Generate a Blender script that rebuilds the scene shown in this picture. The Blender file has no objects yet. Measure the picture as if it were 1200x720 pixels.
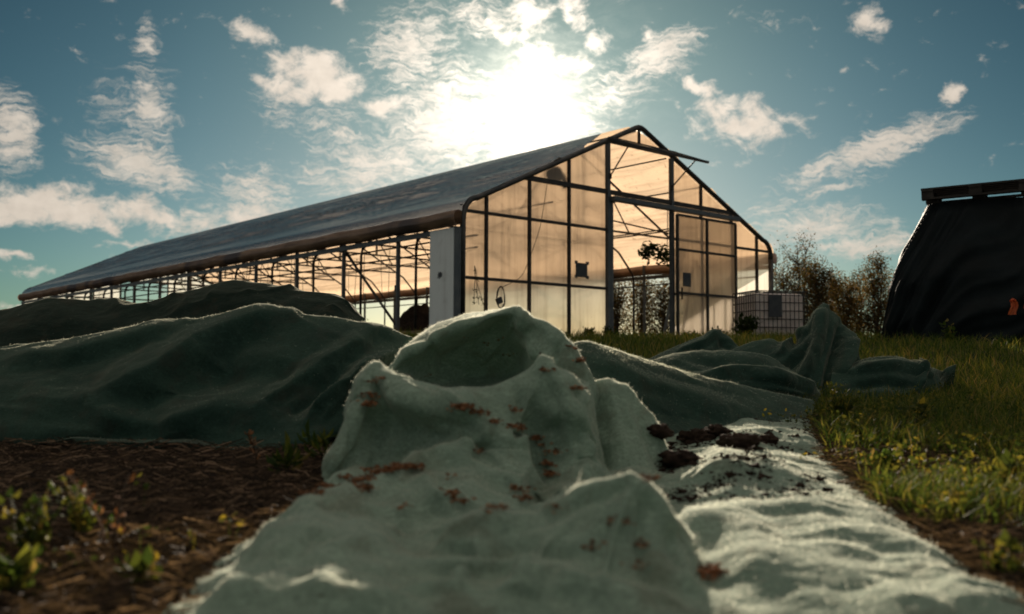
import bpy, bmesh, math, random
import numpy as np
from mathutils import Vector, Matrix, Quaternion
R = math.radians
rng = np.random.default_rng(7)
random.seed(7)
scene = bpy.context.scene
col = scene.collection

# ------------------------------------------------------------------ survey of the place
FPX, HX, HY, PITCH, ROLL = 1144.6, 600.0, 360.0, 0.0613, 0.0039      # lens in 1200-px units
CAMZ = 0.36
def P(px, py, d):
    """world point seen at photo pixel (px,py), d metres ahead of the camera"""
    dx, dy = px-HX, py-HY
    c, s = math.cos(-ROLL), math.sin(-ROLL)
    dx, dy = dx*c-dy*s, dx*s+dy*c
    X, Z = dx/FPX, -dy/FPX
    cp, sp = math.cos(PITCH), math.sin(PITCH)
    y, z = cp-Z*sp, sp+Z*cp
    return Vector((X/y*d, d, z/y*d+CAMZ))
def pix(p):
    """inverse of P, for placing litter on surfaces (numpy n x 3)"""
    p = np.asarray(p, float); x, y, z = p[..., 0], p[..., 1], p[..., 2]-CAMZ
    cp, sp = math.cos(PITCH), math.sin(PITCH)
    f = y*cp+z*sp; u = -y*sp+z*cp
    dx, dy = FPX*x/f, -FPX*u/f
    c, s = math.cos(ROLL), math.sin(ROLL)
    return HX+dx*c-dy*s, HY+dx*s+dy*c
_gd = [-40, 0, 2, 5, 8, 12, 17, 20, 26, 3000]
_gz = [-.4, 0, .10, .27, .46, .68, .83, .85, .85, .85]
def ground_z(y): return np.interp(y, _gd, _gz)

# ------------------------------------------------------------------ numpy noise
def vnoise(p, seed=0):
    p = np.asarray(p, float); i = np.floor(p).astype(np.int64); f = p-i; f = f*f*f*(f*(f*6-15)+10)
    def h(a, b, c):
        n = (a*374761393+b*668265263+c*2147483647+seed*1274126177) & 0xffffffff
        n = ((n ^ (n >> 13))*1274126177) & 0xffffffff
        n = ((n ^ (n >> 16))*2246822519) & 0xffffffff
        return ((n ^ (n >> 15)) & 0xffffff)/0xffffff
    x, y, z = i[..., 0], i[..., 1], i[..., 2]; u, v, w = f[..., 0], f[..., 1], f[..., 2]
    L = lambda a, b, t: a+(b-a)*t
    return L(L(L(h(x, y, z), h(x+1, y, z), u), L(h(x, y+1, z), h(x+1, y+1, z), u), v),
             L(L(h(x, y, z+1), h(x+1, y, z+1), u), L(h(x, y+1, z+1), h(x+1, y+1, z+1), u), v), w)*2-1
def fbm(p, o=4, seed=0):
    a, s, t = 1.0, 0, 0
    p = np.asarray(p, float)
    for k in range(o):
        s = s+a*vnoise(p*2**k+k*17.3, seed+k); t += a; a *= .5
    return s/t
def ridged(p, o=3, seed=0):
    a, s, t = 1.0, 0, 0
    for k in range(o):
        s = s+a*(1-np.abs(vnoise(np.asarray(p)*2**k+k*9.1, seed+k))*2); t += a; a *= .5
    return s/t

# ------------------------------------------------------------------ object helpers
def tag(o, label=None, cat=None, group=None, kind=None):
    if label: o['label'] = label
    if cat: o['category'] = cat
    if group: o['group'] = group
    if kind: o['kind'] = kind
    return o
def empty(name, loc, rz=0.0):
    o = bpy.data.objects.new(name, None); col.objects.link(o)
    o.location = loc; o.rotation_euler = (0, 0, rz); o.empty_display_size = .2
    return o
class MB:
    """collects boxes, bars, tubes and polygons, links them as ONE mesh object"""
    def __init__(s): s.v, s.f, s.m = [], [], []
    def poly(s, pts, mi=0):
        b = len(s.v); s.v += [tuple(p) for p in pts]; s.f.append(tuple(range(b, b+len(pts)))); s.m.append(mi); return s
    def box(s, lo, hi, mi=0):
        x0, y0, z0 = lo; x1, y1, z1 = hi; b = len(s.v)
        s.v += [(x0,y0,z0),(x1,y0,z0),(x1,y1,z0),(x0,y1,z0),(x0,y0,z1),(x1,y0,z1),(x1,y1,z1),(x0,y1,z1)]
        for q in ((0,3,2,1),(4,5,6,7),(0,1,5,4),(1,2,6,5),(2,3,7,6),(3,0,4,7)):
            s.f.append(tuple(b+i for i in q)); s.m.append(mi)
        return s
    def bar(s, a, b, w, h=None, up=(0, 0, 1), mi=0):
        a, b = Vector(a), Vector(b); h = h or w; d = (b-a).normalized(); up = Vector(up)
        if abs(d.dot(up)) > .98: up = Vector((0, 1, 0)) if abs(d.y) < .9 else Vector((1, 0, 0))
        x = d.cross(up).normalized()*w/2; y = x.cross(d).normalized()*h/2; k = len(s.v)
        for p in (a, b): s.v += [tuple(p-x-y), tuple(p+x-y), tuple(p+x+y), tuple(p-x+y)]
        for q in ((0,1,2,3),(7,6,5,4),(0,4,5,1),(1,5,6,2),(2,6,7,3),(3,7,4,0)):
            s.f.append(tuple(k+i for i in q)); s.m.append(mi)
        return s
    def tube(s, pts, r, n=8, mi=0, cap=True):
        pts = [Vector(p) for p in pts]; rs = r if isinstance(r, (list, tuple)) else [r]*len(pts)
        k = len(s.v); ref = Vector((.31, .17, .93)).normalized(); prev = None
        for i, p in enumerate(pts):
            t = (pts[min(i+1, len(pts)-1)]-pts[max(i-1, 0)]).normalized()
            if prev is None:
                x = t.cross(ref)
                if x.length < .1: x = t.cross(Vector((1, 0, 0)))
            else: x = prev-t*prev.dot(t)
            x.normalize(); prev = x; y = t.cross(x)
            for j in range(n):
                a = 2*math.pi*j/n; s.v.append(tuple(p+(x*math.cos(a)+y*math.sin(a))*rs[i]))
        for i in range(len(pts)-1):
            for j in range(n):
                s.f.append((k+i*n+j, k+i*n+(j+1) % n, k+(i+1)*n+(j+1) % n, k+(i+1)*n+j)); s.m.append(mi)
        if cap:
            s.f.append(tuple(k+j for j in reversed(range(n)))); s.m.append(mi)
            e = k+(len(pts)-1)*n; s.f.append(tuple(e+j for j in range(n))); s.m.append(mi)
        return s
    def build(s, name, mat, parent=None, smooth=False, bevel=0):
        me = bpy.data.meshes.new(name); me.from_pydata(s.v, [], s.f)
        for m in (mat if isinstance(mat, (list, tuple)) else [mat]): me.materials.append(m)
        me.polygons.foreach_set('material_index', s.m)
        if smooth: me.polygons.foreach_set('use_smooth', [True]*len(s.f))
        me.update()
        o = bpy.data.objects.new(name, me); col.objects.link(o)
        if parent: o.parent = parent
        if bevel:
            b = o.modifiers.new('bevel', 'BEVEL'); b.width = bevel; b.segments = 2; b.limit_method = 'ANGLE'
        return o
def np_mesh(name, V, F, mats, parent=None, smooth=True, mi=None):
    """V n x 3, F list of arrays m x k"""
    me = bpy.data.meshes.new(name)
    F = [np.asarray(f) for f in (F if isinstance(F, list) else [F])]
    nl = sum(f.size for f in F); nf = sum(len(f) for f in F)
    me.vertices.add(len(V)); me.vertices.foreach_set('co', np.asarray(V, np.float32).ravel())
    me.loops.add(nl); me.loops.foreach_set('vertex_index', np.concatenate([f.ravel() for f in F]).astype(np.int32))
    me.polygons.add(nf)
    tot = np.concatenate([np.full(len(f), f.shape[1]) for f in F]); st = np.concatenate([[0], np.cumsum(tot)[:-1]])
    me.polygons.foreach_set('loop_start', st.astype(np.int32))
    for m in mats: me.materials.append(m)
    if mi is not None: me.polygons.foreach_set('material_index', np.asarray(mi, np.int32))
    me.update(calc_edges=True); me.validate()
    me.polygons.foreach_set('use_smooth', np.full(len(me.polygons), smooth))
    o = bpy.data.objects.new(name, me); col.objects.link(o)
    if parent: o.parent = parent
    return o
def copy_tree(o, parent=None):
    c = o.copy(); col.objects.link(c)
    if parent: c.parent = parent
    for ch in list(o.children): copy_tree(ch, c)
    return c

# ------------------------------------------------------------------ material helpers
def new_mat(name):
    m = bpy.data.materials.new(name); m.use_nodes = True; m.node_tree.nodes.clear()
    return m, NT(m.node_tree)
class NT:
    def __init__(s, t): s.t = t
    def n(s, kind, **kw):
        nd = s.t.nodes.new(kind); ins = kw.pop('ins', {})
        for k, v in kw.items(): setattr(nd, k, v)
        for k, v in ins.items():
            i = nd.inputs[k]
            if isinstance(v, bpy.types.NodeSocket): s.t.links.new(v, i)
            else: i.default_value = v
        return nd
    def math(s, op, a, b=0.0, c=0.0, clamp=False):
        return s.n('ShaderNodeMath', operation=op, use_clamp=clamp, ins={0: a, 1: b, 2: c}).outputs[0]
    def mixc(s, f, a, b, mode='MIX'):
        nd = s.n('ShaderNodeMix', data_type='RGBA', blend_type=mode)
        for i, v in ((0, f), (6, a), (7, b)):
            if isinstance(v, bpy.types.NodeSocket): s.t.links.new(v, nd.inputs[i])
            else: nd.inputs[i].default_value = v
        return nd.outputs[2]
    def noise(s, scale, detail=4, rough=.55, vec=None, dist=0.0, out=0):
        nd = s.n('ShaderNodeTexNoise', ins={'Scale': scale, 'Detail': detail, 'Roughness': rough, 'Distortion': dist})
        if vec is not None: s.t.links.new(vec, nd.inputs['Vector'])
        return nd.outputs[out]
    def ramp(s, f, stops, interp='LINEAR'):
        nd = s.n('ShaderNodeValToRGB', ins={0: f}); cr = nd.color_ramp; cr.interpolation = interp
        while len(cr.elements) < len(stops): cr.elements.new(.5)
        for e, (p, c) in zip(cr.elements, stops):
            e.position = p; e.color = c if len(c) == 4 else (*c, 1)
        return nd.outputs[0]
    def smooth(s, x, a, b):
        return s.n('ShaderNodeMapRange', interpolation_type='SMOOTHSTEP', ins={0: x, 1: a, 2: b, 3: 0.0, 4: 1.0}).outputs[0]
    def obj(s): return s.n('ShaderNodeTexCoord').outputs['Object']
    def pos(s): return s.n('ShaderNodeNewGeometry').outputs['Position']
    def scale(s, v, sx, sy, sz):
        return s.n('ShaderNodeMapping', ins={0: v, 3: (sx, sy, sz)}).outputs[0]
    def bump(s, h, strength=.3, dist=.01):
        return s.n('ShaderNodeBump', ins={'Height': h, 'Strength': strength, 'Distance': dist}).outputs[0]
    def out(s, sh): s.t.links.new(sh, s.n('ShaderNodeOutputMaterial').inputs[0])
    def addsh(s, f, a, b): return s.n('ShaderNodeMixShader', ins={0: f, 1: a, 2: b}).outputs[0]
def C4(r, g, b): return (r, g, b, 1)

def mat_plain(name, c1, c2, rough=.6, metal=0.0, scale=6, bump=.15, spec=.4):
    m, t = new_mat(name)
    f = t.noise(scale, 6, .6, t.pos()); g = t.noise(scale*7, 4, .6, t.pos())
    c = t.mixc(t.smooth(f, .35, .68), C4(*c1), C4(*c2))
    b = t.n('ShaderNodeBsdfPrincipled', ins={'Base Color': c, 'Metallic': metal,
        'Roughness': t.math('ADD', rough-.12, t.math('MULTIPLY', g, .24)), 'Specular IOR Level': spec,
        'Normal': t.bump(g, bump, .004)})
    t.out(b.outputs[0]); return m

M = {}
M['frame'] = mat_plain('galvanised_frame', (.045, .047, .05), (.085, .08, .075), .5, .6, 5)
M['dark_frame'] = mat_plain('dark_frame', (.022, .022, .024), (.045, .04, .035), .55, .3, 5)
M['track'] = mat_plain('blue_grey_track', (.07, .085, .10), (.11, .12, .13), .5, .3, 4)
M['baseboard'] = mat_plain('baseboard_wood', (.16, .11, .075), (.28, .20, .14), .8, 0, 4)
M['dark_plate'] = mat_plain('dark_plate', (.03, .035, .045), (.05, .055, .06), .6, 0, 8)
M['cable'] = mat_plain('black_cable', (.02, .018, .016), (.04, .035, .03), .6, 0, 20)
M['green_strap'] = mat_plain('green_strap', (.03, .06, .03), (.05, .09, .04), .8, 0, 10)
M['pallet_wood'] = mat_plain('weathered_pallet_wood', (.07, .055, .045), (.13, .10, .08), .85, 0, 9)
M['galv'] = mat_plain('galvanised_wire', (.16, .16, .165), (.26, .26, .26), .45, .8, 9)
M['bark'] = mat_plain('bark', (.035, .026, .02), (.075, .055, .04), .9, 0, 25, .6)
M['pallet_dark'] = mat_plain('dark_pallet_wood', (.022, .018, .016), (.05, .042, .036), .85, 0, 9)
M['soil'] = mat_plain('soil_clod', (.018, .012, .009), (.045, .03, .022), .95, 0, 30, .8, .1)
M['ladder'] = mat_plain('ladder_metal', (.25, .25, .26), (.34, .34, .34), .5, .7, 6)

def mat_film(name='roof_film', tr1=(.97, .71, .48), tr2=(.44, .29, .18), dif=(.07, .072, .078), glo=.55, dmix=.10, streak_shade=(.04, .037, .036)):
    m, t = new_mat(name); p = t.obj()
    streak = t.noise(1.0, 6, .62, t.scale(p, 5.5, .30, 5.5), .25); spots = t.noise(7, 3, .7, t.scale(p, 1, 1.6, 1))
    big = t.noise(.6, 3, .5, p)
    dirt = t.math('MULTIPLY', t.smooth(streak, .42, .70), .62)  # film dirt, and also the mask for the fold streaks in the diffuse
    sp = t.smooth(spots, .61, .67)
    c = t.mixc(dirt, C4(*tr1), C4(*tr2))
    c = t.mixc(t.math('MULTIPLY', sp, .6), c, C4(.22, .13, .08))
    c = t.mixc(t.smooth(big, .4, .7), c, t.mixc(.5, c, C4(.85, .66, .46)))
    nrm = t.bump(t.math('ADD', streak, t.math('MULTIPLY', big, .5)), .5, .05)
    tr = t.n('ShaderNodeBsdfTranslucent', ins={'Color': c, 'Normal': nrm}).outputs[0]
    df = t.n('ShaderNodeBsdfDiffuse', ins={'Color': t.mixc(dirt, C4(*dif), C4(*streak_shade)), 'Normal': nrm}).outputs[0]  # streaks paint the folds' light and shade into the diffuse colour
    tp = t.n('ShaderNodeBsdfTransparent', ins={'Color': C4(.97, .76, .56)}).outputs[0]
    gl = t.n('ShaderNodeBsdfGlossy', ins={'Color': C4(glo, glo*.95, glo*.88), 'Roughness': .30 if dmix < .3 else .25, 'Normal': nrm}).outputs[0]
    s = t.addsh(dmix, tr, df); s = t.addsh(.15 if dmix < .3 else .05, s, tp)
    fr = t.n('ShaderNodeFresnel', ins={'IOR': 1.4, 'Normal': nrm}).outputs[0]
    s = t.addsh(t.math('MULTIPLY', fr, .7 if dmix < .3 else .95), s, gl)
    t.out(s); return m
M['film'] = mat_film()
M['dull_film'] = mat_film('fold_streaked_film', (.24, .20, .18), (.14, .12, .105), (.072, .072, .074), .6, .68, (.022, .024, .028))  # left slope film: darker, with light and shade of its folds painted in

def mat_panel(name='polycarbonate_panel', tint=(1.0, .95, .87), dirtc=(.25, .19, .13)):
    m, t = new_mat(name); p = t.obj()
    rib = t.n('ShaderNodeTexWave', wave_type='BANDS', bands_direction='X', ins={'Vector': p, 'Scale': 12.0, 'Distortion': 0.0}).outputs[1]
    streak = t.noise(1.0, 6, .62, t.scale(p, 9, 9, .55)); cl = t.noise(1.3, 4, .55, p)
    spk = t.noise(22, 3, .6, p)
    z = t.n('ShaderNodeSeparateXYZ', ins={0: p}).outputs[2]
    low = t.math('MULTIPLY', t.smooth(z, .5, 0.0), .55)
    dirt = t.math('ADD', t.math('MULTIPLY', t.smooth(streak, .45, .75), .30), t.math('MULTIPLY', t.smooth(cl, .45, .75), .15))
    dirt = t.math('ADD', dirt, t.math('MULTIPLY', low, t.smooth(streak, .3, .7)))
    dirt = t.math('MAXIMUM', dirt, t.math('MULTIPLY', t.smooth(spk, .735, .76), .8))
    c = t.mixc(dirt, C4(*tint), C4(*dirtc))
    c = t.mixc(t.math('MULTIPLY', rib, .10), c, C4(.55, .45, .36))
    tr = t.n('ShaderNodeBsdfTranslucent', ins={'Color': c}).outputs[0]
    rf = t.n('ShaderNodeBsdfRefraction', ins={'Color': c, 'IOR': 1.12, 'Roughness': .38}).outputs[0]
    df = t.n('ShaderNodeBsdfDiffuse', ins={'Color': t.mixc(.5, c, C4(.2, .19, .18))}).outputs[0]
    tp = t.n('ShaderNodeBsdfTransparent', ins={'Color': C4(.9, .82, .72)}).outputs[0]
    gl = t.n('ShaderNodeBsdfGlossy', ins={'Roughness': .25}).outputs[0]
    s = t.addsh(.48, tr, rf); s = t.addsh(.08, s, df); s = t.addsh(.05, s, tp); s = t.addsh(.04, s, gl)
    t.out(s); return m
M['panel'] = mat_panel()
M['door_panel'] = mat_panel('shaded_dirty_panel', (.60, .57, .52), (.20, .17, .14))  # darker tint carries the door's shade along with dirt and doubled sheets

def mat_white_panel():
    m, t = new_mat('white_corner_panel'); p = t.obj()
    st = t.noise(1, 5, .6, t.scale(p, 8, 8, .6)); b = t.noise(3, 5, .6, p)
    d = t.math('MULTIPLY', t.math('ADD', t.smooth(st, .45, .8), t.smooth(b, .55, .8)), .35)
    c = t.mixc(d, C4(.72, .76, .77), C4(.36, .36, .35))
    bs = t.n('ShaderNodeBsdfPrincipled', ins={'Base Color': c, 'Roughness': .45})
    t.out(bs.outputs[0]); return m
M['white_panel'] = mat_white_panel()

def mat_curtain():
    m, t = new_mat('rolled_curtain_film'); p = t.obj()
    n1 = t.noise(1, 5, .65, t.scale(p, 6, 1.2, 9)); n2 = t.noise(1, 3, .5, t.scale(p, .2, .55, .2))
    n3 = t.noise(60, 2, .5, t.scale(p, 1, 1, .4))
    c = t.mixc(t.smooth(n1, .35, .7), C4(.20, .13, .09), C4(.42, .28, .19))
    c = t.mixc(t.smooth(n2, .55, .66), c, C4(.10, .08, .08))
    nr = t.bump(t.math('ADD', n1, t.math('MULTIPLY', n3, .3)), .6, .02)
    d = t.n('ShaderNodeBsdfDiffuse', ins={'Color': c, 'Normal': nr}).outputs[0]
    tr = t.n('ShaderNodeBsdfTranslucent', ins={'Color': c, 'Normal': nr}).outputs[0]
    gl = t.n('ShaderNodeBsdfGlossy', ins={'Roughness': .35, 'Normal': nr}).outputs[0]
    s = t.addsh(.45, d, tr); s = t.addsh(.06, s, gl); t.out(s); return m
M['curtain'] = mat_curtain()

def mat_fleece(name, c1, c2, dirt, fuzzc, dirt_amt=.5, dscale=9):
    m, t = new_mat(name); p = t.pos()
    a = t.noise(5, 5, .6, p); b = t.noise(150, 3, .6, p); w = t.noise(1, 3, .6, t.scale(p, 500, 90, 500)); lint = t.noise(1, 5, .7, t.scale(p, 34, 60, 70), 1.2); d = t.noise(dscale, 6, .65, p, .4)
    c = t.mixc(t.smooth(a, .3, .7), C4(*c1), C4(*c2))
    c = t.mixc(t.math('MULTIPLY', t.smooth(b, .42, .7), .4), c, C4(*[x*.45 for x in c1]))
    c = t.mixc(t.math('MULTIPLY', t.smooth(lint, .5, .72), .45), c, C4(*[min(1, x*1.7) for x in c2]))
    f = t.math('MULTIPLY', t.smooth(d, .50, .68), dirt_amt)
    c = t.mixc(f, c, C4(*dirt))
    sp = t.noise(70, 3, .6, p); f2 = t.math('MULTIPLY', t.smooth(sp, .68, .74), t.smooth(t.noise(6, 3, .5, p), .45, .6))
    c = t.mixc(f2, c, C4(.05, .03, .02))
    h = t.math('ADD', t.math('MULTIPLY', b, .6), t.math('MULTIPLY', w, .5))
    nr = t.bump(t.math('ADD', h, t.noise(38, 4, .6, p)), .55, .004)
    bs = t.n('ShaderNodeBsdfPrincipled', ins={'Base Color': c, 'Roughness': .95, 'Specular IOR Level': .08, 'Normal': nr,
        'Sheen Weight': .45, 'Sheen Roughness': .45, 'Sheen Tint': C4(*fuzzc)}).outputs[0]
    tr = t.n('ShaderNodeBsdfTranslucent', ins={'Color': c, 'Normal': nr}).outputs[0]
    t.out(t.addsh(.28, bs, tr))
    # loose fibres standing off the cloth
    m2, t = new_mat(name+'_fibre')
    d = t.n('ShaderNodeBsdfDiffuse', ins={'Color': C4(*fuzzc)}).outputs[0]
    tr = t.n('ShaderNodeBsdfTranslucent', ins={'Color': C4(*fuzzc)}).outputs[0]
    t.out(t.addsh(.88, d, tr))
    return m, m2
M['fleece'], M['fleece_fibre'] = mat_fleece('pale_green_fleece', (.215, .31, .24), (.305, .405, .32), (.11, .085, .05), (.74, .76, .64), .38)
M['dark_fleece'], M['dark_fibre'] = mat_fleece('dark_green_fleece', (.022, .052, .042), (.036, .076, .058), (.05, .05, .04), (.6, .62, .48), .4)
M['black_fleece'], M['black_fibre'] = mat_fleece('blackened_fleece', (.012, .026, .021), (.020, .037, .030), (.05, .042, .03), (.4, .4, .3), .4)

def mat_leaf(name, stops, trans=.5, rough=.6):
    m, t = new_mat(name)
    r = t.n('ShaderNodeNewGeometry').outputs['Random Per Island']
    c = t.ramp(r, stops)
    d = t.n('ShaderNodeBsdfPrincipled', ins={'Base Color': c, 'Roughness': rough, 'Specular IOR Level': .10}).outputs[0]
    tr = t.n('ShaderNodeBsdfTranslucent', ins={'Color': t.mixc(1.0, c, C4(1.6, 1.5, .9), 'MULTIPLY')}).outputs[0]
    t.out(t.addsh(trans, d, tr)); return m
M['grass'] = mat_leaf('grass_blade', [(0, (.024, .048, .012)), (.5, (.058, .092, .02)), (.8, (.14, .15, .03)), (1, (.22, .16, .06))], .5)
M['straw'] = mat_leaf('dry_straw', [(0, (.014, .011, .008)), (.45, (.038, .027, .018)), (.8, (.10, .066, .042)), (1, (.30, .20, .13))], .2, .75)
M['tree_leaf'] = mat_leaf('autumn_leaf', [(0, (.03, .035, .012)), (.5, (.075, .055, .02)), (.8, (.13, .075, .03)), (1, (.20, .12, .05))], .4)
M['dark_leaf'] = mat_leaf('dark_leaf', [(0, (.012, .025, .010)), (1, (.04, .06, .02))], .35)
M['yellow_leaf'] = mat_leaf('yellow_green_leaf', [(0, (.025, .045, .012)), (.5, (.065, .08, .018)), (.85, (.15, .14, .03)), (1, (.32, .24, .04))], .4)
M['litter'] = mat_leaf('rusty_litter', [(0, (.08, .038, .02)), (.5, (.22, .10, .05)), (1, (.40, .21, .11))], .25, .85)

def mat_ground():
    m, t = new_mat('ground_soil'); p = t.pos()
    a = t.noise(1.6, 5, .6, p); b = t.noise(14, 6, .65, p); c = t.noise(70, 4, .7, p)
    xx = t.n('ShaderNodeSeparateXYZ', ins={0: p})
    soil = t.mixc(t.smooth(b, .35, .7), C4(.020, .013, .009), C4(.055, .033, .020))
    gr = t.mixc(t.smooth(b, .35, .7), C4(.014, .020, .007), C4(.035, .04, .014))
    edge = t.math('ADD', t.math('ADD', t.math('MULTIPLY', xx.outputs[0], .55), t.math('MULTIPLY', xx.outputs[1], .28)), t.math('MULTIPLY', a, 1.0))
    cc = t.mixc(t.smooth(edge, 1.1, 1.9), soil, gr)
    h = t.math('ADD', t.math('MULTIPLY', b, 1.0), t.math('MULTIPLY', c, .5))
    bs = t.n('ShaderNodeBsdfPrincipled', ins={'Base Color': cc, 'Roughness': .95, 'Specular IOR Level': .1, 'Normal': t.bump(h, .8, .03)})
    t.out(bs.outputs[0]); return m
M['ground'] = mat_ground()

def mat_tarp():
    m, t = new_mat('black_tarp'); p = t.obj()
    a = t.noise(3, 5, .6, p); b = t.noise(1, 4, .6, t.scale(p, 14, 14, 5))
    c = t.mixc(t.smooth(a, .35, .7), C4(.003, .006, .007), C4(.008, .013, .015))
    bs = t.n('ShaderNodeBsdfPrincipled', ins={'Base Color': c, 'Roughness': t.math('ADD', .52, t.math('MULTIPLY', a, .3)), 'Specular IOR Level': .14,
        'Normal': t.bump(b, .35, .02)})
    t.out(bs.outputs[0]); return m
M['tarp'] = mat_tarp()
def mat_tank():
    m, t = new_mat('tank_plastic'); p = t.obj()
    a = t.noise(2.5, 5, .6, p)
    c = t.mixc(t.smooth(a, .35, .7), C4(.84, .76, .72), C4(.68, .61, .58))
    d = t.n('ShaderNodeBsdfPrincipled', ins={'Base Color': c, 'Roughness': .45}).outputs[0]
    tr = t.n('ShaderNodeBsdfTranslucent', ins={'Color': c}).outputs[0]
    t.out(t.addsh(.35, d, tr)); return m
M['tank'] = mat_tank()
def mat_ribbon():
    m, t = new_mat('orange_ribbon'); p = t.obj()
    c = t.mixc(t.noise(9, 3, .5, p), C4(.75, .10, .03), C4(.85, .22, .06))
    d = t.n('ShaderNodeBsdfPrincipled', ins={'Base Color': c, 'Roughness': .5}).outputs[0]
    tr = t.n('ShaderNodeBsdfTranslucent', ins={'Color': c}).outputs[0]
    t.out(t.addsh(.5, d, tr)); return m
M['ribbon'] = mat_ribbon()

# ------------------------------------------------------------------ camera
cam = bpy.data.cameras.new('camera'); co = bpy.data.objects.new('camera', cam); col.objects.link(co)
cam.sensor_width = 36; cam.lens = FPX/1200*36; cam.clip_start = .05; cam.clip_end = 6000
co.matrix_world = Matrix.Translation((0, 0, CAMZ)) @ Matrix.Rotation(math.pi/2+PITCH, 4, 'X') @ Matrix.Rotation(ROLL, 4, 'Z')
cam.dof.use_dof = True; cam.dof.focus_distance = 4.8; cam.dof.aperture_fstop = 3.5
scene.camera = co

# ------------------------------------------------------------------ sun and sky
def azel(px, py):
    v = (P(px, py, 1.0)-Vector((0, 0, CAMZ))).normalized()
    return math.degrees(math.atan2(v.x, v.y)), math.degrees(math.asin(v.z))
SUN_AZ, SUN_EL = 1.0, 15.3
sd = Vector((math.sin(R(SUN_AZ))*math.cos(R(SUN_EL)), math.cos(R(SUN_AZ))*math.cos(R(SUN_EL)), math.sin(R(SUN_EL))))
sun = bpy.data.lights.new('sun', 'SUN'); so = bpy.data.objects.new('sun', sun); col.objects.link(so)
sun.energy = 5.0; sun.angle = R(.6); sun.color = (1.0, .84, .66)
so.rotation_euler = (-sd).to_track_quat('-Z', 'Y').to_euler(); so.location = sd*60

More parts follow.
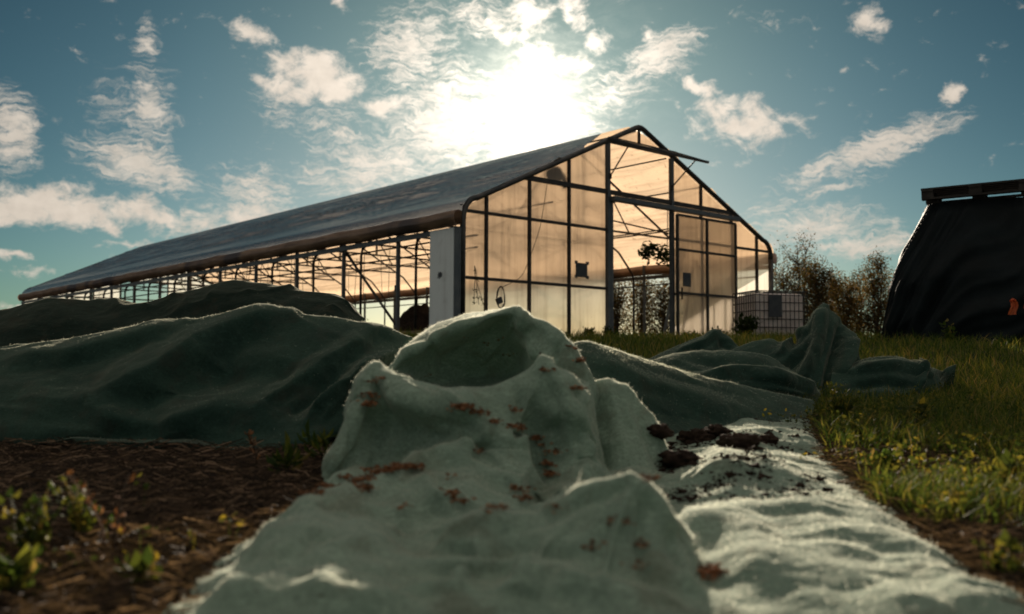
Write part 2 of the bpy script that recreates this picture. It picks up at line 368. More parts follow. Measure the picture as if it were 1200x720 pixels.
def build_world():
    w = bpy.data.worlds.new('World'); scene.world = w; w.use_nodes = True
    w.node_tree.nodes.clear(); t = NT(w.node_tree)
    dirn = t.n('ShaderNodeTexCoord').outputs['Generated']
    sky = t.n('ShaderNodeTexSky', sky_type='NISHITA', sun_disc=False, sun_elevation=R(SUN_EL), sun_rotation=R(SUN_AZ),
              altitude=200, air_density=1.0, dust_density=.6, ozone_density=2.2).outputs[0]
    xyz = t.n('ShaderNodeSeparateXYZ', ins={0: dirn})
    az = t.math('MULTIPLY', t.math('ARCTAN2', xyz.outputs[0], xyz.outputs[1]), 57.2958)
    el = t.math('MULTIPLY', t.math('ARCSINE', xyz.outputs[2]), 57.2958)
    ae = t.n('ShaderNodeCombineXYZ', ins={0: az, 1: el, 2: 0.0}).outputs[0]
    cs = t.n('ShaderNodeVectorMath', operation='DOT_PRODUCT', ins={0: dirn, 1: sd}).outputs['Value']
    cs = t.math('MAXIMUM', cs, 0.0)
    # domain warp so that cloud outlines are ragged
    warp = t.n('ShaderNodeVectorMath', operation='SUBTRACT', ins={0: t.noise(.35, 5, .6, ae, 0, 1), 1: (.5, .5, .5)}).outputs[0]
    aew = t.n('ShaderNodeVectorMath', operation='MULTIPLY_ADD', ins={0: warp, 1: (3.2, 2.2, 0), 2: ae}).outputs[0]
    def mask(lst):
        tot = None
        for (px, py, rx, ry, rot, wt) in lst:
            a, e = azel(px, py); k = 57.3/FPX
            mp = t.n('ShaderNodeMapping', vector_type='TEXTURE', ins={0: aew, 1: (a, e, 0), 2: (0, 0, R(rot)), 3: (rx*k, ry*k, 1)}).outputs[0]
            g = t.n('ShaderNodeTexGradient', gradient_type='SPHERICAL', ins={0: mp}).outputs[1]
            g = t.math('MULTIPLY', g, wt)
            tot = g if tot is None else t.math('MAXIMUM', tot, g)
        return tot
    puffy = [(365, 92, 85, 42, -8, 1.2), (330, 95, 40, 30, 10, 1.0), (445, 126, 42, 20, 10, 1.1), (300, 42, 48, 16, -14, .9),
             (1022, 27, 34, 26, -35, 1.1), (1116, 109, 17, 15, 0, 1.2), (872, 145, 90, 40, -12, 1.1), (818, 101, 42, 13, -10, 1.1),
             (40, 243, 120, 34, 0, 1.2), (110, 243, 110, 34, -5, 1.2), (200, 258, 110, 26, -5, 1.0), (10, 301, 28, 10, -5, 1.0), (205, 268, 60, 12, -5, .9),
             (300, 250, 120, 20, 0, .9), (150, 285, 50, 9, -4, .8), (620, 20, 60, 34, 20, 1.0), (700, 48, 40, 20, -25, .9), (640, 75, 60, 30, 0, 1.1), (668, 14, 22, 40, 30, .9),
             (985, 85, 22, 10, 0, .7), (1030, 106, 22, 8, 20, .6), (760, 40, 20, 12, -30, .7), (400, 8, 24, 14, -30, .9), (35, 318, 60, 8, 0, .6), (20, 362, 60, 10, 0, .7)]
    wispy = [(172, 52, 26, 46, 0, .85), (172, 130, 52, 80, 10, 1.0), (160, 190, 92, 44, -14, 1.25), (205, 208, 42, 30, -40, 1.1), (5, 150, 50, 75, 15, 1.15), (140, 120, 60, 60, 0, .6),
             (300, 225, 95, 60, 0, .95), (330, 120, 70, 60, -40, .7), (400, 165, 110, 70, -30, .75), (480, 60, 110, 80, 30, .95), (520, 120, 110, 90, 0, 1.0), (560, 20, 120, 50, 0, .85),
             (420, 205, 120, 50, 0, .9), (520, 150, 140, 80, 0, 1.15), (450, 190, 150, 50, 0, 1.0), (610, 160, 110, 60, 0, 1.2), (775, 65, 75, 42, 20, 1.2), (720, 105, 100, 60, 20, .8), (1030, 172, 120, 34, 22, 1.25), (960, 200, 90, 22, 18, 1.0), (1085, 150, 70, 26, 22, 1.0), (965, 225, 110, 14, 14, .8),
             (960, 265, 120, 36, 0, 1.1), (1020, 288, 110, 26, -4, 1.1), (900, 250, 60, 30, 12, .7), (1130, 300, 90, 26, 0, .6), (905, 25, 90, 20, -4, .5), (640, 150, 130, 90, 0, 1.0)]
    back = []
    r2 = random.Random(3)
    mp_, mw_ = mask(puffy), mask(wispy)
    # unseen broken cloud field, from plain noise, added outside the picture for ambient light
    away = t.math('ADD', t.smooth(el, 32.0, 48.0), t.math('MULTIPLY', t.smooth(t.math('ABSOLUTE', az), 36.0, 60.0), .55), 0.0, True)
    field = t.math('MULTIPLY', t.math('MULTIPLY', t.smooth(t.noise(3.0, 4, .55, dirn), .38, .62), away), 1.3)
    mp_ = t.math('MAXIMUM', mp_, field)
    n1 = t.noise(.55, 10, .66, t.scale(ae, 1, 1.5, 1), .35)
    np_ = t.smooth(t.math('ADD', mp_, t.math('MULTIPLY', t.math('SUBTRACT', n1, .5), 2.6)), .22, .95)
    rip = t.n('ShaderNodeMapping', ins={0: aew, 2: (0, 0, R(-8)), 3: (.55, 2.6, 1)}).outputs[0]
    n2 = t.noise(1.0, 9, .66, rip, .2)
    fine = t.noise(2.2, 6, .6, t.scale(aew, .8, 2.2, 1), .5)
    nn = t.math('ADD', t.math('MULTIPLY', t.math('SUBTRACT', n2, .5), 1.7), t.math('MULTIPLY', t.math('SUBTRACT', fine, .5), 1.2))
    nw_ = t.math('MULTIPLY', t.smooth(t.math('ADD', mw_, nn), .28, 1.15), t.smooth(mw_, .05, .55))
    # colours
    warm = t.math('MULTIPLY', t.math('POWER', cs, 14.0), t.smooth(el, 22.0, 0.0))
    tnt = t.mixc(warm, C4(*SKY_TINT), C4(.44, .41, .46))
    tint = t.mixc(1.0, sky, tnt, 'MULTIPLY')
    dim = t.math('MULTIPLY', t.ramp(t.math('DIVIDE', el, 60.0), [(0, (1.25,)*3), (.10, (1.15,)*3), (.22, (.92,)*3), (.40, (.66,)*3), (1, (.6,)*3)]), t.ramp(t.math('DIVIDE', t.math('ABSOLUTE', az), 60.0), [(0, (1.0,)*3), (.3, (.95,)*3), (.52, (.72,)*3), (1, (.75,)*3)]))
    tint = t.n('ShaderNodeVectorMath', operation='SCALE', ins={0: tint, 3: dim}).outputs[0]
    near = t.math('POWER', cs, 30.0); glow = t.math('POWER', cs, 160.0); core = t.math('POWER', cs, 900.0)
    front = t.math('MULTIPLY', t.smooth(el, 34.0, 55.0), 3.7)   # extra brightness added to the unseen overhead clouds as fill light
    lum = t.math('ADD', t.math('ADD', CLOUD_BASE, front), t.math('ADD', t.math('MULTIPLY', near, 3.5), t.math('MULTIPLY', glow, 11.0)))
    shade = t.math('ADD', .72, t.math('MULTIPLY', t.noise(.9, 5, .6, ae), .5))
    cc = t.n('ShaderNodeVectorMath', operation='SCALE', ins={0: (1.0, .88, .74), 3: t.math('MULTIPLY', lum, shade)}).outputs[0]
    c = t.mixc(t.math('MULTIPLY', nw_, .88), tint, cc)
    c = t.mixc(np_, c, cc)
    veil = t.math('ADD', .12, t.math('MULTIPLY', t.smooth(t.math('ADD', t.math('MULTIPLY', t.math('SUBTRACT', n1, .5), 1.6), t.math('MULTIPLY', t.math('SUBTRACT', n2, .5), 1.6)), -.35, .5), 1.5))
    gl = t.math('ADD', t.math('MULTIPLY', t.math('POWER', cs, 50.0), 1.2), t.math('MULTIPLY', veil, t.math('ADD', t.math('MULTIPLY', t.math('POWER', cs, 260.0), 2.6), t.math('MULTIPLY', t.math('POWER', cs, 700.0), 4.5))))
    gl = t.math('ADD', gl, t.math('MULTIPLY', core, 14.0))
    gc = t.n('ShaderNodeVectorMath', operation='SCALE', ins={0: (1.0, .86, .68), 3: gl}).outputs[0]
    c = t.n('ShaderNodeVectorMath', operation='ADD', ins={0: c, 1: gc}).outputs[0]
    bg = t.n('ShaderNodeBackground', ins={0: c, 1: SKY_STRENGTH}).outputs[0]
    t.t.links.new(bg, t.n('ShaderNodeOutputWorld').inputs[0])
SKY_TINT, CLOUD_BASE, SKY_STRENGTH = (.27, .47, .46), 9.0, .051
build_world()
scene.view_settings.view_transform = 'Standard'; scene.view_settings.look = 'None'
scene.view_settings.exposure = .6; scene.view_settings.gamma = 1.0; scene.view_settings.use_curve_mapping = False
cy = scene.cycles
cy.max_bounces = 9; cy.transparent_max_bounces = 16; cy.transmission_bounces = 8; cy.diffuse_bounces = 4; cy.glossy_bounces = 3
cy.use_denoising = True; cy.sample_clamp_indirect = 6; cy.caustics_reflective = False; cy.caustics_refractive = True

# ------------------------------------------------------------------ ground: one sheet out to the horizon
def build_ground():
    ys = np.concatenate([[-300, -40, -12, -4, -1.5, -.5], np.linspace(.2, 6, 190), np.geomspace(6.05, 30, 90), [40, 60, 120, 400, 1500, 3000]])
    xs = np.concatenate([[-3000, -800, -200, -60, -25], -np.geomspace(14, 3, 40), np.linspace(-2.95, 3.6, 210), np.geomspace(3.65, 14, 60), [25, 60, 200, 800, 3000]])
    X, Y = np.meshgrid(xs, ys); Z = ground_z(Y)
    near = np.clip(1-np.hypot(X, Y-2)/14, 0, 1)
    Z = Z+near*(fbm(np.stack([X*1.5, Y*1.5, X*0], -1), 4, 3)*.02+fbm(np.stack([X*9, Y*9, X*0], -1), 3, 5)*.011)
    V = np.stack([X, Y, Z], -1).reshape(-1, 3); ny, nx = X.shape
    i = np.arange(ny*nx).reshape(ny, nx)
    F = np.stack([i[:-1, :-1], i[:-1, 1:], i[1:, 1:], i[1:, :-1]], -1).reshape(-1, 4)
    tag(np_mesh('ground', V, F, [M['ground']]), kind='structure')
build_ground()

# ------------------------------------------------------------------ cloth: lofted folds
TEN = .30
def spline_rows(A, n):
    """Catmull-Rom along axis 0 of A (k x m x 3) -> n rows"""
    k = len(A); t = np.linspace(0, k-1, n); i = np.clip(np.floor(t).astype(int), 0, k-2); f = (t-i)[:, None, None]
    g = lambda j: A[np.clip(j, 0, k-1)]
    p0, p1, p2, p3 = g(i-1), g(i), g(i+1), g(i+2)
    p0 = np.where((i == 0)[:, None, None], 2*p1-p2, p0); p3 = np.where((i == k-2)[:, None, None], 2*p2-p1, p3)
    m1, m2 = (p2-p0)*TEN, (p3-p1)*TEN
    return (2*f**3-3*f**2+1)*p1+(f**3-2*f**2+f)*m1+(-2*f**3+3*f**2)*p2+(f**3-f**2)*m2
def loft(rows, nu, nv, amp=.006, seed=0, fold=.010, floor=.006, fscale=(5, 5, 5), smooth_it=2):
    """rows: list of rows, each a list of (px,py,d) stations -> grid nv x nu x 3"""
    m = max(len(r) for r in rows); A = []
    for r in rows:
        a = np.array([P(*q) for q in r]); s = np.linspace(0, len(a)-1, m)
        A.append(np.stack([np.interp(s, np.arange(len(a)), a[:, k]) for k in range(3)], -1))
    G = spline_rows(np.array(A), nv); G = spline_rows(G.transpose(1, 0, 2), nu).transpose(1, 0, 2)
    du = np.gradient(G, axis=1); dv = np.gradient(G, axis=0); N = np.cross(du, dv)
    N /= np.linalg.norm(N, axis=-1, keepdims=True)+1e-9
    q = G*np.array(fscale)
    wq = q+.6*np.stack([fbm(q*.7, 2, seed+40), fbm(q*.7+5, 2, seed+41), fbm(q*.7+9, 2, seed+42)], -1)
    rg = ridged(wq*1.35, 2, seed+7)
    disp = fold*fbm(wq, 3, seed)+fold*.8*(np.maximum(rg, -.2)**2*np.sign(np.maximum(rg, -.2))-.15)+amp*fbm(G*22, 3, seed+3)
    G = G+N*disp[..., None]
    gz = ground_z(G[..., 1])+floor
    G[..., 2] = np.maximum(G[..., 2], gz+.004*fbm(G*8, 2, seed))
    return G
def grid_mesh_arrays(G, off=0):
    nv, nu, _ = G.shape; i = np.arange(nv*nu).reshape(nv, nu)+off
    return G.reshape(-1, 3), np.stack([i[:-1, :-1], i[:-1, 1:], i[1:, 1:], i[1:, :-1]], -1).reshape(-1, 4)
def fibres(G, n, ln, wd, seed):
    r = np.random.default_rng(seed); nv, nu, _ = G.shape
    a = G[:-1, :-1]; area = np.linalg.norm(np.cross(G[1:, :-1]-a, G[:-1, 1:]-a), axis=-1).ravel()
    nn = np.cross(G[:-1, 1:]-a, G[1:, :-1]-a); nn = nn/(np.linalg.norm(nn, axis=-1, keepdims=True)+1e-9); nn = np.where(nn[..., 2:] < -.3, -nn, nn)
    area = area*np.clip((nn@np.array(sd)+.22).ravel(), .01, .5)     # fuzz densest towards the sun, so pale fibres build in the bright rim
    k = r.choice(len(area), n, p=area/area.sum()); iv, iu = k//(nu-1), k % (nu-1)
    fu, fv = r.random((2, n, 1)); du = G[iv, iu+1]-G[iv, iu]; dv = G[iv+1, iu]-G[iv, iu]
    p = G[iv, iu]+du*fu+dv*fv; N = np.cross(du, dv); N /= np.linalg.norm(N, axis=-1, keepdims=True)+1e-9
    N = np.where((N[:, 2:3] < -.3), -N, N)
    d = N*.75+r.normal(size=(n, 3))*.75; d /= np.linalg.norm(d, axis=-1, keepdims=True)
    L = ln*(.25+r.exponential(.55, (n, 1))); w = np.cross(d, r.normal(size=(n, 3))); w /= np.linalg.norm(w, axis=-1, keepdims=True)+1e-9
    V = np.stack([p-w*wd/2, p+w*wd/2, p+d*L+r.normal(size=(n, 3))*L*.2], 1).reshape(-1, 3)
    return V, np.arange(3*n).reshape(n, 3)
CLOTH = {}
def resample(A, nv, nu):
    def ax(B, n):
        t = np.linspace(0, len(B)-1, n); i = np.clip(np.floor(t).astype(int), 0, len(B)-2); f = (t-i)[:, None, None]
        g = lambda j: B[np.clip(j, 0, len(B)-1)]
        p0, p1, p2, p3 = g(i-1), g(i), g(i+1), g(i+2)
        return .5*(2*p1+(p2-p0)*f+(2*p0-5*p1+4*p2-p3)*f*f+(3*p1-p0-3*p2+p3)*f**3)
    return ax(ax(A, nv).transpose(1, 0, 2), nu).transpose(1, 0, 2)
def buckle(G, cell=.017, grow=.10, dirw=(1.0, .6), iters=160, seed=0, amp0=.006, wl=7.0, pin=True, thick=.02, stiff=.30):
    """the sheet is larger than the shape it lies on: let it grow and buckle into wrinkles over that shape"""
    nv0, nu0, _ = G.shape
    lv = np.linalg.norm(np.diff(G, axis=0), axis=-1).sum(0).mean(); lu = np.linalg.norm(np.diff(G, axis=1), axis=-1).sum(1).mean()
    nv, nu = int(min(170, lv/cell)), int(min(170, lu/cell))
    B = resample(G, nv, nu); X = B.copy()
    du = np.gradient(B, axis=1); dv = np.gradient(B, axis=0); N = np.cross(du, dv); N /= np.linalg.norm(N, axis=-1, keepdims=True)+1e-9
    g = grow*(1+.7*fbm(B*3.1, 2, seed+1))
    X = X+N*(amp0*(.4+fbm(B*wl, 2, seed+2)))[..., None]
    cons = []
    for (a, b, w, st) in ((0, 1, dirw[0], 1.0), (1, 0, dirw[1], 1.0), (1, 1, (dirw[0]+dirw[1])/2, .35), (1, -1, (dirw[0]+dirw[1])/2, .35), (0, 3, 1.0, stiff), (3, 0, 1.0, stiff), (2, 2, .8, stiff*.5), (2, -2, .8, stiff*.5)):
        sl = lambda o, n: (slice(max(0, o), n+min(0, o)), slice(max(0, -o), n+min(0, -o)))
        v2, v1 = sl(a, nv); u2, u1 = sl(b, nu)
        rest = np.linalg.norm(B[v2, u2]-B[v1, u1], axis=-1)
        gg = (g[v2, u2]+g[v1, u1])/2*w
        if max(abs(a), abs(b)) > 1: gg = gg*.80
        cons.append((v1, u1, v2, u2, rest*(1+gg), st))
    for it in range(iters):
        X[..., 2] -= .00012
        acc = np.zeros_like(X); cnt = np.zeros(X.shape[:2])[..., None]+1e-9
        for (v1, u1, v2, u2, r, st) in cons:
            d = X[v2, u2]-X[v1, u1]; l = np.linalg.norm(d, axis=-1)+1e-9
            c = (d*((l-r)/l*.5*st)[..., None]); acc[v1, u1] += c; acc[v2, u2] -= c; cnt[v1, u1] += st; cnt[v2, u2] += st
        X = X+acc/cnt*1.6
        off = ((X-B)*N).sum(-1, keepdims=True)
        X = X+N*np.maximum(-.006-off, 0); X = X-N*np.maximum(off-thick*1.9, 0)*.5
        if pin:
            k = .9 if it < iters-4 else 1
            X[0] += (B[0]-X[0])*.5; X[-1] += (B[-1]-X[-1])*.5; X[:, 0] += (B[:, 0]-X[:, 0])*.3; X[:, -1] += (B[:, -1]-X[:, -1])*.3
    D = X-B
    D -= .25*(N*(D*N).sum(-1, keepdims=True)).mean((0, 1))
    return G+resample(D, nv0, nu0)
def relax(G, n, mask=None):
    G = G.copy(); m = 1.0 if mask is None else mask(*pix(G))[1:-1, 1:-1, None]
    for _ in range(n):
        G[1:-1, 1:-1] += m*(.125*(G[:-2, 1:-1]+G[2:, 1:-1]+G[1:-1, :-2]+G[1:-1, 2:])-.5*G[1:-1, 1:-1])
    return G
def creases(G, strokes, lim=None, lean=.55):
    """press folds into a cloth: (points, half-width in survey pixels, height in m)"""
    X, Y = pix(G); D = G[..., 1]
    du = np.gradient(G, axis=1); dv = np.gradient(G, axis=0); N = np.cross(du, dv); N /= np.linalg.norm(N, axis=-1, keepdims=True)+1e-9
    wob = fbm(G*9, 3, 91)
    tot = np.zeros(X.shape)
    for pts, w, a in strokes:
        best = np.full(X.shape, 1e9); L = len(pts)-1; tt = np.zeros(X.shape); sg = np.zeros(X.shape)
        for i in range(L):
            (x0, y0), (x1, y1) = pts[i], pts[i+1]; vx, vy = x1-x0, y1-y0
            k = np.clip(((X-x0)*vx+(Y-y0)*vy)/(vx*vx+vy*vy), 0, 1); dd = np.hypot(X-x0-k*vx, Y-y0-k*vy)
            near = dd < best; tt = np.where(near, (i+k)/L, tt); sg = np.where(near, ((Y-y0-k*vy)+.45*(X-x0-k*vx))/(dd+1e-6), sg); best = np.minimum(best, dd)
        side = np.clip(sg*2.5, -1, 1)*(1 if a > 0 else -1)     # folds lean: steep on the near side, easy on the far side
        e = np.clip(1-best*(1+.3*wob)/(w*(1.25-lean*side)), 0, 1); e = .6*e*e*(3-2*e)+.4*e**1.3
        tot += a*e*np.sqrt(np.clip(np.minimum(tt, 1-tt)*6, .15, 1))
    if lim is not None: tot *= np.clip((lim(X, Y)-D)/.06+1, 0, 1)
    G = G+N*tot[..., None]
    for _ in range(1):
        G[1:-1, 1:-1] = .5*G[1:-1, 1:-1]+.125*(G[:-2, 1:-1]+G[2:, 1:-1]+G[1:-1, :-2]+G[1:-1, 2:])
    return G
def cloth(name, grids, mats, nf, label, cat, ln=.007, wd=.0009, seed=1):
    Vs, Fq, off, big = [], [], 0, []
    tot = sum(len(g.reshape(-1, 3)) for g in grids)
    for g in grids:
        v, f = grid_mesh_arrays(g, off); Vs.append(v); Fq.append(f); off += len(v)
    Ft, mi = [], [np.zeros(sum(len(f) for f in Fq), int)]
    for j, g in enumerate(grids):
        v, f = fibres(g, nf[j], ln, wd, seed+j); Vs.append(v); Ft.append(f+off); off += len(v); mi.append(np.ones(len(f), int))
    V = np.concatenate(Vs)
    o = np_mesh(name, V, [np.concatenate(Fq), np.concatenate(Ft)], mats, mi=np.concatenate(mi))
    CLOTH[name] = np.concatenate([g.reshape(-1, 3) for g in grids])
    tag(o, label, cat); return o

# pale sheet: thirteen stations from its left hem to its right hem, rows from near to far
A_rows = [
 [(90,830,.98),(230,830,.98),(380,830,.98),(500,830,.98),(600,830,.98),(690,830,.98),(750,830,.98),(810,830,.98),(900,830,.98),(980,830,.98),(1080,830,.98),(1200,830,.98),(1330,830,.98)],
 [(203,725,1.14),(285,698,1.14),(380,688,1.14),(470,688,1.14),(560,690,1.14),(640,692,1.14),(720,696,1.14),(800,712,1.14),(860,712,1.14),(930,716,1.14),(1030,708,1.14),(1130,700,1.15),(1215,716,1.15)],
 [(232,692,1.27),(305,668,1.25),(390,666,1.25),(480,672,1.25),(560,668,1.24),(640,662,1.23),(715,660,1.22),(798,682,1.22),(840,690,1.25),(910,668,1.27),(1010,672,1.27),(1090,672,1.27),(1165,692,1.27)],
 [(265,662,1.40),(330,630,1.40),(400,628,1.40),(480,642,1.38),(560,613,1.38),(650,585,1.37),(738,564,1.36),(785,610,1.38),(825,652,1.40),(900,640,1.40),(980,640,1.40),(1060,644,1.40),(1122,668,1.40)],
 [(308,632,1.55),(355,602,1.55),(410,605,1.55),(480,628,1.55),(560,628,1.52),(650,620,1.50),(738,605,1.47),(782,620,1.50),(825,618,1.52),(890,612,1.55),(960,618,1.55),(1030,622,1.55),(1090,642,1.55)],
 [(343,600,1.75),(372,580,1.75),(415,573,1.74),(470,572,1.72),(560,566,1.70),(640,572,1.70),(700,590,1.72),(760,600,1.72),(810,590,1.73),(870,583,1.75),(940,590,1.75),(1000,594,1.75),(1050,609,1.75)],
 [(355,591,1.84),(386,566,1.84),(425,553,1.85),(480,547,1.86),(548,534,1.87),(605,558,1.80),(645,560,1.83),(695,576,1.84),(735,592,1.84),(800,583,1.85),(865,573,1.85),(930,578,1.85),(1012,590,1.85)],
 [(371,577,1.95),(404,550,1.98),(435,540,1.985),(485,537,1.955),(548,526,1.935),(595,528,1.90),(640,532,1.93),(684,548,1.94),(714,580,1.95),(790,574,1.94),(860,562,1.95),(920,566,1.95),(1020,583,1.95)],
 [(398,535,2.02),(424,482,2.03),(450,456,2.03),(500,479,1.97),(548,486,1.95),(592,500,1.93),(634,468,1.98),(674,505,1.99),(697,562,2.02),(785,567,2.02),(860,555,2.02),(925,558,2.02),(1008,575,2.02)],
 [(392,560,2.10),(416,490,2.10),(441,434,2.10),(500,464,2.06),(548,459,2.03),(600,443,2.04),(640,432,2.04),(672,468,2.05),(694,545,2.06),(780,560,2.10),(860,548,2.10),(930,550,2.10),(1000,567,2.10)],
 [(404,556,2.26),(424,500,2.26),(448,455,2.26),(500,500,2.26),(548,500,2.26),(600,492,2.26),(645,475,2.22),(682,488,2.18),(702,548,2.18),(780,548,2.26),(850,536,2.26),(915,540,2.26),(985,553,2.26)],
 [(410,548,2.42),(432,476,2.44),(462,446,2.44),(502,452,2.56),(548,448,2.62),(600,438,2.58),(645,440,2.34),(690,455,2.28),(709,535,2.28),(780,538,2.38),(840,528,2.40),(905,528,2.42),(970,543,2.42)],
 [(412,546,2.42),(436,468,2.43),(462,434,2.46),(504,420,2.56),(548,404,2.57),(600,398,2.50),(645,420,2.33),(688,480,2.30),(708,548,2.32),(780,535,2.42),(838,524,2.45),(900,523,2.48),(966,538,2.48)],
 [(420,540,2.55),(445,455,2.52),(468,420,2.50),(505,394,2.48),(548,375,2.46),(600,363,2.43),(652,388,2.38),(694,452,2.36),(712,545,2.34),(780,530,2.50),(835,520,2.52),(895,518,2.55),(962,534,2.55)],
 [(420,530,2.80),(450,460,2.80),(480,422,2.86),(510,402,2.96),(550,386,3.0),(600,382,2.98),(650,420,2.75),(690,490,2.58),(715,545,2.55),(780,520,2.75),(830,510,2.80),(885,505,2.80),(955,518,2.80)],
 [(430,530,3.20),(470,520,3.25),(500,510,3.3),(530,505,3.35),(570,500,3.35),(620,500,3.25),(660,505,2.90),(700,515,2.85),(740,515,2.90),(785,508,3.10),(830,500,3.20),(875,494,3.25),(948,500,3.25)]]
gA = loft(A_rows, 380, 380, .0035, 11, .014, fscale=(6, 5, 6))
gA = buckle(gA, .032, .07, (1.0, .5), 90, 5, .008, 4.0, True, .030)
gA = relax(gA, 10)
gA = creases(gA, [
 ([(440,436),(424,480),(408,525),(385,565)], 16, 0.0288), ([(450,450),(470,472),(500,481),(532,483),(557,489)], 20, 0.0396),
 ([(430,490),(470,505),(520,512)], 34, -0.0324), ([(470,552),(505,537),(545,527),(570,512)], 18, 0.0360), ([(450,530),(490,522),(530,512)], 16, -0.0180),
 ([(495,557),(510,590),(532,604)], 18, 0.0252), ([(612,470),(636,500),(640,545),(622,580)], 26, -0.0540), ([(640,430),(662,470),(684,515),(697,558)], 26, 0.0216),
 ([(560,540),(590,575),(610,600)], 26, -0.0120), ([(650,500),(662,540),(668,570)], 14, 0.0120), ([(400,590),(450,580),(500,585)], 16, 0.0100),
 ([(470,645),(520,646),(580,640),(640,628)], 14, -0.0160), ([(490,632),(560,613),(650,588),(738,565)], 12, 0.0120), ([(738,565),(770,595),(800,645),(818,690)], 14, 0.0140),
 ([(430,668),(520,660),(600,664),(680,676)], 16, 0.0140), ([(470,690),(560,684),(650,700)], 18, -0.0120), ([(560,650),(620,640),(690,650)], 16, -0.0080),
 ([(345,604),(380,592),(430,596)], 18, 0.0140), ([(300,650),(360,634),(440,640)], 24, 0.0160), ([(250,704),(330,682),(430,690)], 34, .008),
 ([(440,440),(478,480),(520,508)], 6, 0.0080), ([(440,444),(462,500),(478,535)], 6, -0.0070), ([(444,440),(500,472),(548,486)], 5, 0.0070), ([(432,470),(440,520),(430,556)], 6, -0.0080),
 ([(652,438),(668,500),(674,566)], 6, 0.0090), ([(640,440),(655,490),(652,530)], 6, -0.0090), ([(668,460),(686,512),(694,556)], 5, -0.0080), ([(548,462),(562,500),(558,540)], 6, 0.0060), ([(600,450),(610,480),(604,520)], 7, -0.0070),
 ([(736,568),(650,606),(560,630)], 7, -0.0080), ([(742,570),(722,630),(706,688)], 7, 0.0090), ([(752,580),(744,640),(760,690)], 7, -0.0080), ([(700,590),(640,640),(600,680)], 8, 0.0070), ([(500,634),(600,652),(690,642)], 7, -0.0080), ([(440,660),(540,672),(640,664)], 9, -0.0080),
 ([(604,368),(566,396),(520,418)], 7, -0.0100), ([(606,368),(590,400),(560,430)], 7, 0.0100), ([(608,368),(628,396),(636,424)], 6, 0.0120), ([(500,400),(520,425),(560,440)], 7, -0.0080), ([(660,398),(650,420),(656,440)], 6, -0.0100), ([(690,455),(676,480),(690,540)], 6, 0.0100),
 ([(520,520),(590,560),(640,600)], 9, -0.0080), ([(400,600),(470,600),(560,590)], 10, 0.0080),
 ([(606,366),(618,395),(640,428)], 14, 0.0160), ([(575,380),(590,405),(620,420)], 18, -0.0140), ([(640,385),(668,420),(690,470)], 14, 0.0100), ([(470,420),(520,390),(570,372)], 12, 0.0120),
 ([(900,600),(950,620),(1010,640)], 20, 0.0160), ([(930,640),(960,610),(975,580)], 14, 0.0140), ([(840,600),(880,640),(900,690)], 24, 0.0180), ([(980,700),(960,665),(1000,650)], 16, 0.0140),
 ([(800,560),(860,548),(920,552),(985,556)], 10, 0.0140), ([(790,575),(850,590),(930,580)], 12, -0.0120), ([(870,525),(920,505),(960,515)], 12, 0.0140), ([(880,520),(920,530),(965,540)], 10, -0.0100),
 ([(1010,600),(1050,640),(1100,665)], 16, 0.0120), ([(850,690),(920,680),(1000,690)], 16, -0.0120)])
gA = relax(gA, 170, lambda X, Y: np.clip((X-800)/60, 0, 1)*np.clip((Y-480)/40, 0, 1))
# flat strip of the same sheet is rumpled and carries more bumps
sgn = np.clip((pix(gA)[0]-790)/60, 0, 1)
hem = np.clip((470-pix(gA)[0])/90, 0, 1)*np.clip((pix(gA)[1]-590)/30, 0, 1)
gA[..., 2] += hem*(.011*fbm(gA*np.array([13, 17, 0]), 3, 81)+.003)
gA[..., 2] += sgn*((np.maximum(fbm(gA*np.array([7, 9, 0]), 3, 77), -.3)+.3)*.013+fbm(gA*np.array([17, 22, 0]), 3, 78)*.006+.0015*ridged(gA*np.array([9, 20, 0]), 2, 79))
# second hooded fold behind the peak
gB = loft([[(678,575,2.16),(712,576,2.14),(742,572,2.14),(770,570,2.15),(797,568,2.2)],
           [(682,540,2.24),(714,528,2.22),(745,530,2.22),(774,545,2.23),(796,566,2.25)],
           [(680,490,2.32),(714,478,2.30),(746,486,2.29),(774,516,2.29),(796,563,2.30)],
           [(676,449,2.40),(712,445,2.38),(744,456,2.36),(772,498,2.35),(796,560,2.36)],
           [(680,480,2.62),(712,480,2.60),(744,492,2.56),(772,520,2.52),(798,556,2.48)],
           [(684,535,2.80),(712,535,2.80),(744,535,2.78),(772,535,2.75),(800,540,2.70)]], 150, 150, .003, 23, .012)
gB = creases(gB, [([(715,447),(722,490),(735,540)], 14, .012), ([(742,458),(755,500),(772,550)], 12, -.012), ([(700,470),(700,520),(715,560)], 14, -.014)])
cloth('fleece_sheet', [gA, gB], [M['fleece'], M['fleece_fibre']], [140000, 26000],
      'pale green fleece sheet with a peaked heap and a flat strip on its right side', 'fleece sheet', .0038, .0007, 5)

